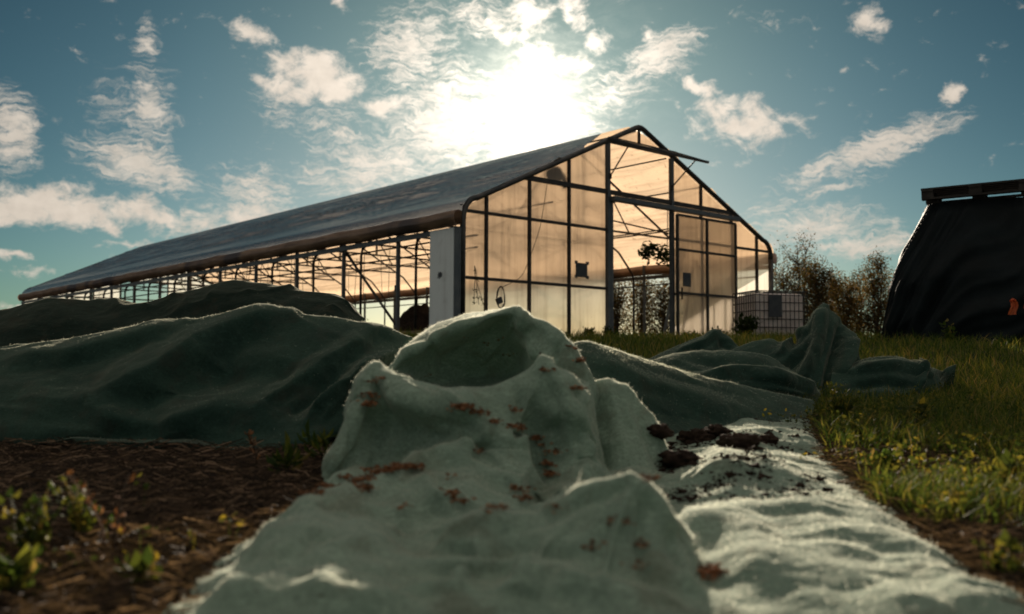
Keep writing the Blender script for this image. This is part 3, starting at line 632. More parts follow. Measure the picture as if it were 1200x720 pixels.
# long dark heap on the left, and the blackish ridge behind it
G_rows = [
 [(-330,545,2.66),(-150,538,2.70),(0,528,2.76),(100,534,2.74),(200,538,2.74),(290,541,2.72),(350,530,2.74),(395,512,2.78),(425,502,2.82),(450,500,2.88)],
 [(-330,545,2.54),(-150,535,2.58),(0,522,2.66),(100,528,2.64),(200,534,2.62),(290,538,2.60),(350,528,2.62),(395,514,2.66),(425,504,2.72),(450,504,2.80)],
 [(-330,525,2.58),(-150,512,2.62),(0,498,2.68),(100,505,2.66),(200,515,2.64),(290,525,2.62),(350,515,2.62),(395,500,2.66),(425,488,2.72),(452,490,2.80)],
 [(-330,480,2.72),(-150,470,2.75),(0,452,2.80),(100,462,2.78),(200,462,2.76),(290,475,2.75),(350,468,2.75),(395,452,2.78),(428,442,2.84),(455,450,2.90)],
 [(-330,452,2.86),(-150,440,2.90),(0,424,2.95),(100,422,2.92),(200,416,2.90),(290,418,2.90),(350,420,2.90),(395,418,2.92),(430,415,2.96),(460,422,3.02)],
 [(-330,440,3.02),(-150,428,3.05),(0,413,3.10),(100,398,3.10),(200,383,3.10),(290,371,3.10),(350,367,3.10),(395,371,3.12),(440,380,3.14),(482,392,3.18)],
 [(-330,470,3.35),(-150,460,3.35),(0,446,3.40),(100,430,3.42),(200,418,3.42),(290,408,3.42),(350,404,3.42),(395,406,3.42),(445,412,3.42),(495,420,3.42)],
 [(-330,500,3.6),(-150,500,3.6),(0,495,3.7),(100,492,3.75),(200,490,3.75),(290,490,3.75),(350,490,3.75),(400,490,3.75),(450,490,3.7),(505,490,3.65)]]
gG = loft(G_rows, 330, 200, .003, 31, .012, fscale=(2.6, 4, 4))
# long creases running up and to the right
d = gG[..., 0]*.62-gG[..., 2]*1.0
gG = creases(gG, [([(110,474),(180,446),(232,410),(290,386),(342,371)], 22, 0.0510), ([(150,486),(220,446),(290,404)], 26, -0.0374),
 ([(312,482),(332,462),(380,432),(410,415),(428,400)], 14, 0.0374), ([(357,494),(390,470),(425,440),(465,412)], 12, 0.0408), ([(335,486),(360,466),(400,436)], 12, -0.0272), ([(378,494),(402,470),(437,436)], 9, 0.0238),
 ([(0,428),(80,421),(150,404),(215,385)], 16, 0.0374), ([(425,392),(445,388),(462,396)], 12, .012), ([(20,470),(90,480),(160,500)], 22, 0.0272), ([(180,500),(260,485),(330,492)], 26, 0.0306), ([(240,440),(300,430),(350,440)], 28, -0.0306), ([(60,520),(150,505),(250,515)], 18, -0.0238)])
cr = ridged(np.stack([d*3.2, gG[..., 0]*.5, gG[..., 1]*.3], -1), 2, 5)
gG[..., 1] -= .012*cr; gG[..., 2] += .005*cr
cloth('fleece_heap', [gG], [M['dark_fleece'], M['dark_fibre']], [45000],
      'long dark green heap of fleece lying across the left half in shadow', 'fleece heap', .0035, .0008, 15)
H_rows = [
 [(-420,520,3.45),(-200,505,3.5),(0,490,3.55),(100,485,3.6),(200,480,3.6),(290,478,3.6),(350,478,3.6),(400,478,3.6),(440,478,3.6)],
 [(-420,455,3.55),(-200,440,3.60),(0,425,3.68),(100,415,3.70),(200,405,3.70),(290,392,3.70),(350,390,3.70),(400,395,3.70),(436,415,3.70)],
 [(-420,400,3.72),(-200,390,3.75),(0,392,3.80),(60,372,3.80),(160,372,3.82),(240,352,3.82),(310,350,3.82),(390,362,3.82),(428,395,3.80)],
 [(-420,362,3.95),(-200,360,3.95),(-10,369,4.0),(58,350,4.0),(165,356,4.0),(225,338,4.0),(275,328,4.0),(345,343,4.0),(395,348,3.98),(424,374,3.92)],
 [(-420,400,4.3),(-200,395,4.3),(-10,400,4.35),(58,385,4.35),(165,388,4.35),(225,375,4.35),(275,365,4.35),(345,375,4.3),(395,380,4.25),(430,398,4.15)],
 [(-420,470,4.7),(-200,470,4.7),(-10,465,4.8),(58,462,4.8),(165,460,4.8),(225,460,4.8),(275,460,4.8),(345,460,4.7),(395,460,4.6),(440,462,4.4)]]
gH = loft(H_rows, 280, 150, .004, 53, .022, fscale=(3, 3, 3))
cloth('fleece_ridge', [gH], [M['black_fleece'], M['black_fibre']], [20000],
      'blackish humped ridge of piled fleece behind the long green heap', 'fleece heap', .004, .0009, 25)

# bunched heap right of centre, four folds one behind the other
gC = loft([[(655,540,2.75),(720,530,2.80),(790,520,2.95),(850,510,3.05),(910,498,3.2),(950,492,3.3)],
           [(658,480,2.85),(722,480,2.90),(790,482,3.05),(850,485,3.15),(912,482,3.3),(952,484,3.36)],
           [(662,430,3.00),(724,436,3.05),(790,446,3.20),(850,458,3.30),(912,468,3.38),(954,477,3.42)],
           [(664,404,3.20),(690,401,3.22),(735,417,3.25),(800,435,3.35),(872,453,3.42),(953,470,3.47)],
           [(668,425,3.50),(700,424,3.5),(740,436,3.55),(800,450,3.60),(872,464,3.62),(955,476,3.60)],
           [(672,480,3.8),(700,480,3.8),(745,480,3.8),(805,480,3.8),(875,482,3.75),(958,484,3.7)]], 200, 130, .003, 61, .005)
gC = creases(gC, [([(690,420),(760,450),(850,478)], 16, .020), ([(700,470),(770,480),(860,495)], 20, -.018), ([(735,430),(800,448),(870,465)], 8, -.008)])
gD = loft([[(740,480,3.55),(800,482,3.55),(850,482,3.55),(905,478,3.6),(940,474,3.65),(966,474,3.72)],
           [(742,450,3.65),(800,446,3.62),(850,448,3.60),(905,446,3.62),(936,460,3.68),(963,470,3.75)],
           [(745,436,3.75),(800,430,3.75),(850,434,3.72),(905,441,3.70),(936,452,3.74),(962,466,3.8)],
           [(750,427,3.9),(800,413,3.92),(850,410,3.92),(898,417,3.92),(932,437,3.92),(960,462,3.9)],
           [(755,440,4.2),(800,430,4.2),(850,428,4.2),(898,432,4.2),(930,448,4.15),(962,466,4.05)],
           [(760,470,4.5),(800,470,4.5),(850,470,4.5),(898,470,4.45),(930,470,4.4),(964,472,4.2)]], 180, 120, .003, 67, .005)
gD = creases(gD, [([(820,444),(860,441),(905,443),(935,456),(955,466)], 8, .045), ([(800,425),(860,424),(910,430)], 10, -.022), ([(905,455),(930,462),(950,468)], 7, .02), ([(780,425),(830,430)], 8, .015)])
gE = loft([[(735,460,4.2),(780,458,4.2),(830,458,4.2),(875,460,4.1),(915,466,4.05),(950,470,4.0),(985,472,4.0),(1012,470,4.05)],
           [(740,440,4.3),(780,430,4.3),(835,425,4.3),(872,430,4.2),(915,436,4.15),(952,430,4.08),(985,432,4.08),(1010,440,4.15)],
           [(748,428,4.4),(782,415,4.4),(838,405,4.4),(870,414,4.3),(915,418,4.25),(955,395,4.2),(988,398,4.2),(1007,415,4.25)],
           [(755,423,4.5),(790,407,4.5),(843,389,4.5),(866,404,4.42),(900,398,4.4),(932,406,4.38),(965,361,4.35),(990,378,4.35),(1004,402,4.35)],
           [(760,430,4.75),(790,420,4.75),(843,408,4.75),(870,414,4.72),(900,415,4.7),(935,416,4.65),(965,388,4.6),(990,398,4.58),(1006,420,4.55)],
           [(765,460,5.1),(790,460,5.1),(845,458,5.1),(872,458,5.1),(902,458,5.0),(938,460,4.95),(966,460,4.9),(992,460,4.85),(1010,462,4.8)]], 240, 140, .003, 71, .007)
gE = creases(gE, [([(966,363),(962,400),(948,440)], 10, .05), ([(986,378),(974,420),(966,460)], 9, -.05), ([(950,385),(930,402),(915,415)], 7, .04), ([(1000,395),(996,420),(985,445)], 8, .04), ([(843,390),(826,404),(790,418)], 6, .03), ([(862,405),(845,400),(838,412)], 7, -.03), ([(945,405),(925,425),(910,445)], 10, -.04)])
gF = loft([[(970,472,3.95),(1005,474,3.92),(1040,473,3.92),(1068,472,3.95),(1090,466,4.05),(1108,450,4.2)],
           [(972,455,4.0),(1005,455,3.97),(1040,452,3.97),(1070,453,4.0),(1095,453,4.08),(1112,442,4.2)],
           [(975,438,4.08),(1008,434,4.05),(1042,432,4.05),(1074,438,4.08),(1098,441,4.14),(1117,436,4.22)],
           [(980,431,4.2),(1012,421,4.2),(1046,420,4.2),(1076,429,4.2),(1100,433,4.22),(1121,427,4.24)],
           [(985,440,4.4),(1012,434,4.4),(1046,433,4.4),(1076,440,4.38),(1100,442,4.36),(1119,438,4.3)],
           [(990,466,4.6),(1012,466,4.6),(1046,464,4.6),(1076,464,4.55),(1100,463,4.5),(1116,462,4.4)]], 150, 110, .003, 83, .006)
gF = creases(gF, [([(1000,436),(1050,430),(1092,440)], 7, .035), ([(1075,432),(1082,440),(1078,456)], 6, .03), ([(1000,452),(1040,446),(1070,452)], 8, -.03), ([(1104,434),(1108,444)], 6, -.03)])
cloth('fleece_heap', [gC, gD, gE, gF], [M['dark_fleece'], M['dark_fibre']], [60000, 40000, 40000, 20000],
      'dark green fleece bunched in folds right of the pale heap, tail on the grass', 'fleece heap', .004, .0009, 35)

# ------------------------------------------------------------------ greenhouse
W, L, YAW = 9.4, 28.0, 0.7148
GH = empty('greenhouse', (-.891, 17.273, .83), YAW)
tag(GH, 'long film-roofed greenhouse with a glowing translucent gable, open side and sliding door', 'greenhouse')
HL, HE, HH, EZ, AZ_ = 1.12, 2.32, 3.10, 2.42, 4.60
SL = (AZ_-EZ)/(W/2)
def zr(x): return EZ+SL*min(x, W-x)
xs_ = [0.0, .058*W, .17*W, .281*W, .398*W, .611*W, .719*W, .837*W, .942*W, W]
def gh_world(p): return GH_M @ Vector(p)
GH_M = Matrix.Translation((-.891, 17.273, .83)) @ Matrix.Rotation(YAW, 4, 'Z')
GH_I = GH_M.inverted()
def ray_local(px, py):
    o = GH_I @ Vector((0, 0, CAMZ)); d = (GH_I @ P(px, py, 1.0))-o; return o, d
def on_gable(px, py, y=0.0):
    o, d = ray_local(px, py); k = (y-o.y)/d.y; return o+d*k
# panes
def clip_cell(x0, x1, z0, z1, m=.05):
    pts = [(x0, z0), (x1, z0), (x1, z1), (x0, z1)]
    for f in (lambda x, z: EZ-m+SL*x-z, lambda x, z: EZ-m+SL*(W-x)-z):
        out = []
        for i in range(len(pts)):
            a, b = pts[i], pts[(i+1) % len(pts)]; fa, fb = f(*a), f(*b)
            if fa >= 0: out.append(a)
            if fa*fb < 0:
                k = fa/(fa-fb); out.append((a[0]+(b[0]-a[0])*k, a[1]+(b[1]-a[1])*k))
        pts = out
        if len(pts) < 3: return None
    return pts
ZT = on_gable(787, 183).z            # beam over the ventilation window
def pane(x0, x1, z0, z1, y=.02, parent=GH, name='panel'):
    p = clip_cell(x0, x1, z0, z1)
    if not p: return
    a = sum(p[i][0]*p[(i+1) % len(p)][1]-p[(i+1) % len(p)][0]*p[i][1] for i in range(len(p)))/2
    if a < .02: return
    MB().poly([(x, y, z) for x, z in p]).build(name, M['panel'], parent)
for i in list(range(0, 4))+list(range(5, 9)):
    x0, x1 = xs_[i], xs_[i+1]
    for z0, z1 in ((.02, HL), (HL, HE), (HE, HH), (HH, 6)): pane(x0, x1, z0, z1)
pane(xs_[4], W/2, ZT, 6); pane(W/2, xs_[5], ZT, 6)
# gable members
for i, x in enumerate(xs_):
    if i in (4, 5): continue
    top = zr(x)-.03 if 0 < i < 9 else EZ
    MB().bar((x, -.01, 0), (x, -.01, top), .05 if i not in (0, 9) else .07, .06).build('mullion', M['dark_frame'], GH)
MB().bar((W/2, -.01, ZT+.05), (W/2, -.01, AZ_-.06), .045, .05).build('mullion', M['dark_frame'], GH)
for x in (xs_[4], xs_[5]):
    MB().bar((x, -.012, 0), (x, -.012, zr(x)-.04), .075, .09).build('door_post', M['track'], GH)
MB().bar((xs_[4]+.105, .0, 0), (xs_[4]+.105, .0, HH-.1), .07, .07).build('door_post', M['track'], GH)
for xa, xb, z in ((0, xs_[4], HL), (0, xs_[4], HE), (xs_[7], W, HL), (xs_[7], W, HE), (xs_[5], xs_[7], HL), (xs_[5], xs_[7], HE)):
    MB().bar((xa, -.005, z), (xb, -.005, z), .05, .055).build('rail', M['dark_frame'], GH)
xh = (HH-EZ)/SL
MB().bar((xh, -.015, HH), (W-xh, -.015, HH), .06, .09).build('header_beam', M['dark_frame'], GH)
MB().bar((xs_[4]-.05, -.02, ZT+.02), (xs_[5]+.05, -.02, ZT+.02), .06, .08).build('header_beam', M['dark_frame'], GH)
MB().box((xs_[4]+.02, -.20, HH-.20), (xs_[7]+.12, -.06, HH-.10)).build('door_track', M['track'], GH, bevel=.008)
# gable arch: outer tube following the roof line with rounded eaves and apex
def arch_pts(y, off=0.0, n=7):
    pts = [(0-off, y, 0), (0-off, y, EZ-.28)]
    for k in range(n+1):
        a = k/n; x = .35*a*a*.9; pts.append((x-off*(1-a), y, EZ-.28+(zr(.315)+off-EZ+.28)*(1-(1-a)**1.6)))
    pts += [(W/2-.14, y, zr(W/2-.14)+off), (W/2-.04, y, AZ_-.03+off), (W/2+.04, y, AZ_-.03+off), (W/2+.14, y, zr(W/2-.14)+off)]
    r = [(W-x, yy, z) for x, yy, z in reversed(pts[:-4])]
    return pts+r
MB().tube(arch_pts(-.03, .01), .055, 10).build('gable_arch', M['frame'], GH, True)
# film over the roof
def roof_profile(x):
    return zr(x)+.06
def film(side, name):
    nx, ny = 90, 420; V = []
    prof = [(-.06, EZ-.36), (-.075, EZ-.2), (-.05, EZ-.04), (.04, EZ+.075), (.16, zr(.16)+.055)]
    prof += [(x, zr(x)+.055) for x in np.linspace(.35, W/2, nx)]
    prof = np.array(prof); m = len(prof)
    ys = np.linspace(-.07, L+.07, ny); G = np.zeros((m, ny, 3))
    for i, (x, z) in enumerate(prof):
        t = max(0, (x-.4)/(W/2-.4))
        y0 = -.07+(1.15*max(0, (t-.55)/.45) if side < 0 else .35*max(0, (t-.8)/.2))
        yy = y0+(ys+.07)*(L+.07-y0)/(L+.14)
        sag = -.035*np.abs(np.sin(math.pi*yy/2.0))*math.sin(math.pi*min(1, t))
        en = math.sin(math.pi*min(1, max(0, t*.95+.05)))
        wv = x*3.4+.55*yy+.5*fbm(np.stack([yy*.35, np.full(ny, x*.6), np.zeros(ny)], -1), 2, 19)
        dr = (ridged(np.stack([wv*.8, yy*.16, np.zeros(ny)], -1), 3, 9)-.3)*(.11 if side < 0 else .06)*en+fbm(np.stack([yy*.9, np.full(ny, x*1.2), np.zeros(ny)], -1), 2, 8)*.03*en
        G[i, :, 0] = x if side < 0 else W-x; G[i, :, 1] = yy; G[i, :, 2] = z+sag+dr
    v, f = grid_mesh_arrays(G)
    if side > 0: f = f[:, ::-1]
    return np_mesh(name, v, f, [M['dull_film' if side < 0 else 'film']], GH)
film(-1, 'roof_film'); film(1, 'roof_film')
# rolled side curtain hanging under the left eave, and its twin on the right
def curtain(x, sgn):
    ny, na = 260, 14; ys = np.linspace(-.05, L+.02, ny); G = np.zeros((na, ny, 3))
    for k in range(na):
        a = 2*math.pi*k/(na-1); r = .11+.009*fbm(np.stack([ys*2.2, np.full(ny, math.cos(a)*2), np.full(ny, math.sin(a)*2)], -1), 3, 12)
        sag = -.02*np.abs(np.sin(math.pi*ys/2.0))
        G[k, :, 0] = x+sgn*(math.cos(a)*r); G[k, :, 1] = ys; G[k, :, 2] = EZ-.24+1.25*math.sin(a)*r+sag
    v, f = grid_mesh_arrays(G); np_mesh('rolled_curtain', v, f, [M['curtain']], GH)
curtain(-.12, -1); curtain(W+.12, 1)
for x in (-.10, W+.06):
    MB().box((x, -.03, EZ-.50), (x+.04, L, EZ-.405)).build('eave_beam', M['track'], GH)
    MB().box((x+.045, 0, .0), (x+.075, L, .20)).build('baseboard', M['baseboard'], GH)
# side posts, rafters, ties
nb = 14
for b in range(nb+1):
    y = b*2.0
    for x in (.0, W):
        if b > 0: MB().bar((x, y, 0), (x, y, EZ-.12), .07, .05).build('side_post', M['track'], GH)
    if b > 0:
        for s in (0, 1):
            X = (lambda x: x) if s == 0 else (lambda x: W-x)
            ins = .42
            pts = [(X(ins), y, 0), (X(ins), y, EZ-.55), (X(ins+.03), y, EZ-.42), (X(ins+.16), y, EZ-.28)]
            pts += [(X(x), y, zr(x)-.36+.3*(x-ins)/(W/2-ins)) for x in (1.0, 2.4, 3.6, W/2)]
            MB().tube(pts, .03, 6).build('rafter', M['dark_frame'], GH, True)
        MB().bar((1.35, y, 2.72), (W-1.35, y, 2.72), .035, .045).build('tie_bar', M['dark_frame'], GH)
        st = MB()
        for s in (-1, 1):
            st.tube([(W/2+s*1.9, y, 2.72), (W/2+s*.85, y, zr(W/2-.85)-.12)], .018, 5)
            st.tube([(W/2+s*.02, y, 2.72), (W/2+s*.02, y, zr(W/2)-.1)], .016, 5)
        st.build('truss_web', M['dark_frame'], GH)
for (x, z) in ((.42, 1.92), (.42, 1.70), (1.3, zr(1.3)-.05), (2.6, zr(2.6)-.05), (3.7, zr(3.7)-.05), (W/2, AZ_-.08),
               (W-3.7, zr(3.7)-.05), (W-2.6, zr(2.6)-.05), (W-1.3, zr(1.3)-.05), (W-.42, 1.92), (W-.42, 1.70), (2.3, 2.74), (W-2.3, 2.74)):
    MB().tube([(x, .1, z), (x, L*.5, z-.012), (x, L, z)], .018, 5).build('purlin', M['dark_frame'], GH)
# wind braces near the front of the open side
MB().bar((.05, 2.15, .35), (.05, 4.3, 2.15), .03, .045).build('wind_brace', M['dark_frame'], GH)
MB().bar((W-.05, 7.2, .2), (W-.05, 11.2, 2.1), .03, .045).build('wind_brace', M['ladder'], GH)
MB().bar((W-1.1, 2.0, zr(1.1)-.1), (W-3.9, 6.0, zr(3.9)-.1), .035, .035).build('wind_brace', M['dark_frame'], GH)
# irrigation droppers hanging from the ties
dm = random.Random(4)
for b in range(1, nb*2):
    for k in range(2):
        x = dm.choice((1.6, 3.2, 4.7, 6.2, 7.8)); y = b*1.0+dm.uniform(-.3, .3); l = dm.uniform(.7, 2.2)
        MB().tube([(x, y, 2.70), (x+dm.uniform(-.05, .05), y+dm.uniform(-.1, .1), 2.70-l)], .008, 4).build('dropper', M['cable'], GH)
# corner sheet on the side wall next to the gable
MB().box((-.125, .09, .0), (-.095, .80, EZ-.415)).build('corner_panel', M['white_panel'], GH, bevel=.004)
MB().box((-.117, -.07, .0), (-.075, .08, EZ-.43)).build('corner_strip', M['track'], GH, bevel=.004)
sm = MB()
ring = []
for k in range(40):
    a = 2*math.pi*k/40; rr_ = dm.uniform(.035, .085)*(1.0+.35*math.cos(a)); ring.append((-.1275, .46+1.15*rr_*math.cos(a), 1.18+.85*rr_*math.sin(a)))
sm.poly(ring[::-1])
sm.build('paint_smudge', M['dark_plate'], GH)
# far gable
for i in range(9):
    for z0, z1 in ((.02, HL), (HL, HE), (HE, HH), (HH, 6)):
        if i in (4,) and z1 <= HH: continue
        pane(xs_[i], xs_[i+1], z0, z1, L-.02)
for i, x in enumerate(xs_): MB().bar((x, L, 0), (x, L, zr(x)-.03), .05, .06).build('mullion', M['dark_frame'], GH)
for z in (HL, HE, HH): MB().bar((.05 if z < HH else xh, L+.03, z), (W-.05 if z < HH else W-xh, L+.03, z), .05, .055).build('rail', M['dark_frame'], GH)
MB().tube(arch_pts(L+.03, .01), .055, 10).build('gable_arch', M['frame'], GH, True)
# open ventilation window: flap hinged on the beam, propped out by two struts
fo, fd = ray_local(830, 190.5)
zx = xs_[5]+.10; 
k = (zx-fo.x)/fd.x; tip = fo+fd*k
ln_ = max(.5, min(2.2, -tip.y)); dz = tip.z-(ZT+.07)
fl = empty('vent_flap', (0, 0, 0)); fl.parent = GH
x0, x1 = xs_[4]-.02, zx
A0, A1 = Vector((x0, -.06, ZT+.07)), Vector((x1, -.06, ZT+.07)); B0, B1 = Vector((x0, -ln_, ZT+.07+dz)), Vector((x1, -ln_, ZT+.07+dz))
fb = MB()
for a, b in ((A0, A1), (B0, B1), (A0, B0), (A1, B1), ((A0+A1)/2, (B0+B1)/2)): fb.bar(a, b, .05, .045)
fb.build('flap_frame', M['dark_frame'], fl)
MB().poly([A0+Vector((.03, -.03, .005)), A1+Vector((-.03, -.03, .005)), B1+Vector((-.03, .03, .005)), B0+Vector((.03, .03, .005))]).build('flap_pane', M['panel'], fl)
for x, q in ((xs_[4]+.02, .55), (xs_[5]-.06, .72)):
    e = Vector((x+.05, -.06+(-ln_+.06)*q, ZT+.05+dz*q)); s0 = Vector((x, -.06, ZT-.72))
    MB().tube([s0, e], .017, 6).tube([s0-Vector((0, 0, .05)), s0+Vector((0, 0, .05))], .035, 6).build('strut', M['dark_frame'], fl)
# sliding door, pushed open to the right
sdr = empty('sliding_door', (0, 0, 0)); sdr.parent = GH
dx0, dx1, dy = xs_[5]+.02, xs_[7]-.03, -.14; dxm = .719*W+.03
dzs = (.05, HL+.02, 2.08, HH-.27)
for a, b in ((dx0, dxm), (dxm, dx1)):
    for q in range(3):
        MB().poly([(a, dy, dzs[q]), (b, dy, dzs[q]), (b, dy, dzs[q+1]), (a, dy, dzs[q+1])]).build('door_panel', M['door_panel'], sdr)
df = MB()
for x in (dx0, dxm, dx1): df.bar((x, dy-.01, .04), (x, dy-.01, HH-.27), .055, .05)
for z in dzs: df.bar((dx0, dy-.012, z), (dx1, dy-.012, z), .045, .05)
df.build('door_frame', M['dark_frame'], sdr)
MB().bar((dx0+.10, dy-.05, 1.0), (dx0+.10, dy-.05, 1.25), .025, .03).build('door_handle', M['dark_frame'], sdr)
dp = on_gable(805, 328, dy-.03)
MB().box((dp.x-.14, dy-.045, dp.z-.15), (dp.x+.12, dy-.03, dp.z+.15)).build('lock_plate', M['dark_plate'], sdr, bevel=.004)
MB().box((xs_[4]+.1, -.1, 0), (xs_[5], .1, .04)).build('threshold', M['baseboard'], GH)

# things on and in the greenhouse
def in_gh(name, p, label, cat, group=None):
    o = empty(name, GH_M @ Vector(p), YAW); tag(o, label, cat, group); return o
q = on_gable(681.5, 316.5, -.03); nt = in_gh('notice_board', (q.x, -.03, q.z), 'dark square plate with four corner tabs fixed to the glowing gable left of the doorway', 'notice board')
MB().box((-.155, -.012, -.145), (.155, .012, .135)).build('plate', M['dark_plate'], nt, bevel=.004)
for a in (-1, 1):
    for b in (-1, 1):
        MB().box((a*.155-.035, -.016, b*.14-.03), (a*.155+.035, -.001, b*.14+.03)).build('corner_tab', M['dark_plate'], nt)
q = on_gable(587, 349, -.06); cc_ = in_gh('cable_coil', (q.x, -.06, q.z), 'coil of black cable with a square plug box hung on the left gable panes', 'cable')
cb = MB(); rr = random.Random(2)
for k in range(3):
    pts = [(.085*math.cos(a)*(1+.08*k)+rr.uniform(-.006, .006), rr.uniform(-.012, .012), .19*math.sin(a)*(1+.05*k)) for a in np.linspace(0, 2*math.pi, 25)]
    cb.tube(pts, .008, 5)
e0 = on_gable(641, 214, -.06); e1 = on_gable(632, 268, -.06); e2 = on_gable(612, 322, -.06)
pts = [(.03, 0, .19)]+[(e.x-q.x, -.01, e.z-q.z) for e in (e2, e1, e0)]
sp_ = spline_rows(np.array(pts)[:, None, :], 24)[:, 0]
cb.tube([tuple(p) for p in sp_], .006, 5); cb.build('cord', M['cable'], cc_, True)
bx = MB().box((-.06, -.035, -.055), (.06, .02, .055)).build('plug_box', M['dark_plate'], cc_, bevel=.006)
bx.location = (-.055, -.01, -.06); bx.rotation_euler = (0, R(-25), 0)
q = on_gable(648, 205, .35); fn = in_gh('heater_fan', (q.x, .35, q.z), 'small dark round fan with a bent duct seen through the upper left gable pane', 'fan')
fan = MB(); fan.tube([(0, -.12, 0), (0, -.10, 0), (0, .12, 0), (0, .14, 0)], [.12, .15, .15, .12], 14); fan.build('fan_drum', M['dark_plate'], fn, True)
MB().tube([(.08, 0, .02), (.2, 0, .0), (.27, 0, -.08), (.28, 0, -.24)], [.07, .075, .06, .05], 10).build('duct', M['dark_plate'], fn, True)
MB().tube([(-.02, 0, .14), (-.02, 0, .24)], .015, 6).build('hanger', M['dark_frame'], fn)
o_, d_ = ray_local(466, 300); k = (.55-o_.x)/d_.x; q = o_+d_*k
gs = in_gh('hanging_strap', (q.x, q.y, q.z), 'dark green webbing strap hanging inside the open side of the greenhouse', 'strap')
MB().box((-.006, -.05, -.62), (.006, .05, .55)).build('webbing', M['green_strap'], gs)
MB().box((-.03, -.07, -.72), (.03, .07, -.60)).build('buckle', M['dark_plate'], gs, bevel=.01)
ld = in_gh('ladder', (xs_[5]+.5, .55, .0), 'light metal ladder leaning inside behind the sliding door panes', 'ladder')
for s in (-.2, .2): MB().bar((s, .0, 0), (s+.12, -.38, 1.75), .03, .06).build('rail', M['ladder'], ld)
for k in range(6):
    f = (k+.6)/6.2; MB().bar((-.2+.12*f, -.38*f, 1.75*f), (.2+.12*f, -.38*f, 1.75*f), .03, .03).build('rung', M['ladder'], ld)

q = on_gable(556, 318, -.05); dv_ = in_gh('dry_vine', (q.x, -.05, q.z), 'dry dark vine clinging to the first pane of the gable by the corner', 'vine')
vb = MB(); cen0 = []; rv = random.Random(6)
for k in range(3):
    pts = [Vector((.0, 0, .10))]
    for j in range(6): pts.append(pts[-1]+Vector((rv.uniform(-.02, .07-.03*k), rv.uniform(-.004, .004), -.10-.03*rv.random())))
    vb.tube(pts, .006, 4); cen0 += [rv.choice(pts) for _ in range(4)]
vb.build('stem', M['bark'], dv_)
DRY = (dv_, cen0)
# ------------------------------------------------------------------ foliage
def leaf_cloud(cent, n, size, spread, r, flat=.6, sz_var=.5):
    """n leaves around the given points; each leaf a bent diamond of 2 tris"""
    c = cent[r.integers(0, len(cent), n)]+r.normal(size=(n, 3))*spread
    d = r.normal(size=(n, 3)); d[:, 2] *= flat; d /= np.linalg.norm(d, axis=1, keepdims=True)
    w = np.cross(d, r.normal(size=(n, 3))); w /= np.linalg.norm(w, axis=1, keepdims=True)
    s = size*(1-sz_var/2+sz_var*r.random((n, 1)))
    nrm = np.cross(d, w)*s*.12
    V = np.stack([c-d*s*.5, c+w*s*.28+nrm, c+d*s*.5, c-w*s*.28+nrm], 1).reshape(-1, 3)
    i = np.arange(n)*4
    return V, np.stack([i, i+1, i+2, i+3], 1)
def make_tree(name, loc, h, label, cat, group, seed, nleaf, leaf=.07, spread=.10, mat='tree_leaf', width=.35, stems=3, bare=.15):
    r = np.random.default_rng(seed); rp = random.Random(seed)
    root = empty(name, loc); tag(root, label, cat, group)
    tr = MB(); tips = []
    for s in range(stems):
        a = 2*math.pi*s/stems+rp.uniform(-.5, .5); lean = rp.uniform(.05, .28)*width*2
        pts = []; x = y = 0.0
        hh = h*rp.uniform(.75, 1.0)
        for k in range(7):
            f = k/6; x = math.cos(a)*lean*f*hh*.6+rp.uniform(-.03, .03)*h*.3; y = math.sin(a)*lean*f*hh*.6+rp.uniform(-.03, .03)*h*.3
            pts.append(Vector((x, y, f*hh)))
        r0 = .013*h
        tr.tube(pts, [r0*(1-.85*k/6) for k in range(7)], 6)
        for k in range(rp.randint(16, 22)):
            f = rp.uniform(.04, .98); i = min(5, int(f*6)); b = pts[i].lerp(pts[i+1], f*6-i)
            ang = rp.uniform(0, 6.28); l = h*width*rp.uniform(.35, 1.0)*(1.1-f*.7)
            e = b+Vector((math.cos(ang)*l*.7, math.sin(ang)*l*.7, l*rp.uniform(.35, 1.0)))
            m = b.lerp(e, .5)+Vector((0, 0, -.05*l))
            tr.tube([b, m, e], [r0*.35, r0*.22, r0*.07], 4, cap=False)
            nl = rp.uniform(0, 1) > bare
            if nl: tips += [m.lerp(e, t) for t in (0, .25, .5, .7, .85, 1.0)]
            for q in range(3):
                e2 = m.lerp(e, rp.uniform(.1, .9)); e3 = e2+Vector((rp.uniform(-1, 1), rp.uniform(-1, 1), rp.uniform(-.1, 1)))*l*.35
                tr.tube([e2, e3], [r0*.12, r0*.05], 3, cap=False)
                if nl: tips += [e2.lerp(e3, .5), e3]
    tr.build('trunk', M['bark'], root, True)
    V, F = leaf_cloud(np.array(tips), nleaf, leaf, spread*h*.25, r)
    np_mesh('crown', V, F, [M[mat]], root, False)
    return root
V, F = leaf_cloud(np.array(DRY[1]), 46, .045, .018, np.random.default_rng(8)); np_mesh('leaves', V, F, [M['dark_leaf']], DRY[0], False)
gz = float(ground_z(25))
tree_specs = [   # px, distance, height, leaves, label
 (916, 28, 2.75, 700, 'thin sapling with sparse brown leaves touching the greenhouse corner'),
 (940, 27, 2.95, 1300, 'tallest sapling of the row, just right of the greenhouse corner'),
 (958, 25, 2.35, 1500, 'bushy brown-leaved sapling above the right end of the caged tank'),
 (974, 29, 2.45, 1100, 'sapling in the row directly behind the peaked fleece hump'),
 (990, 26, 2.05, 1300, 'low bushy sapling right of the peaked fleece hump'),
 (1006, 28, 2.25, 600, 'thin half-bare sapling in the gap before the leafy one by the tarp'),
 (1028, 26, 2.45, 1700, 'leafy upright sapling standing beside the left edge of the black tarp'),
 (1046, 30, 2.3, 1000, 'sapling partly hidden by the left edge of the black tarp')]
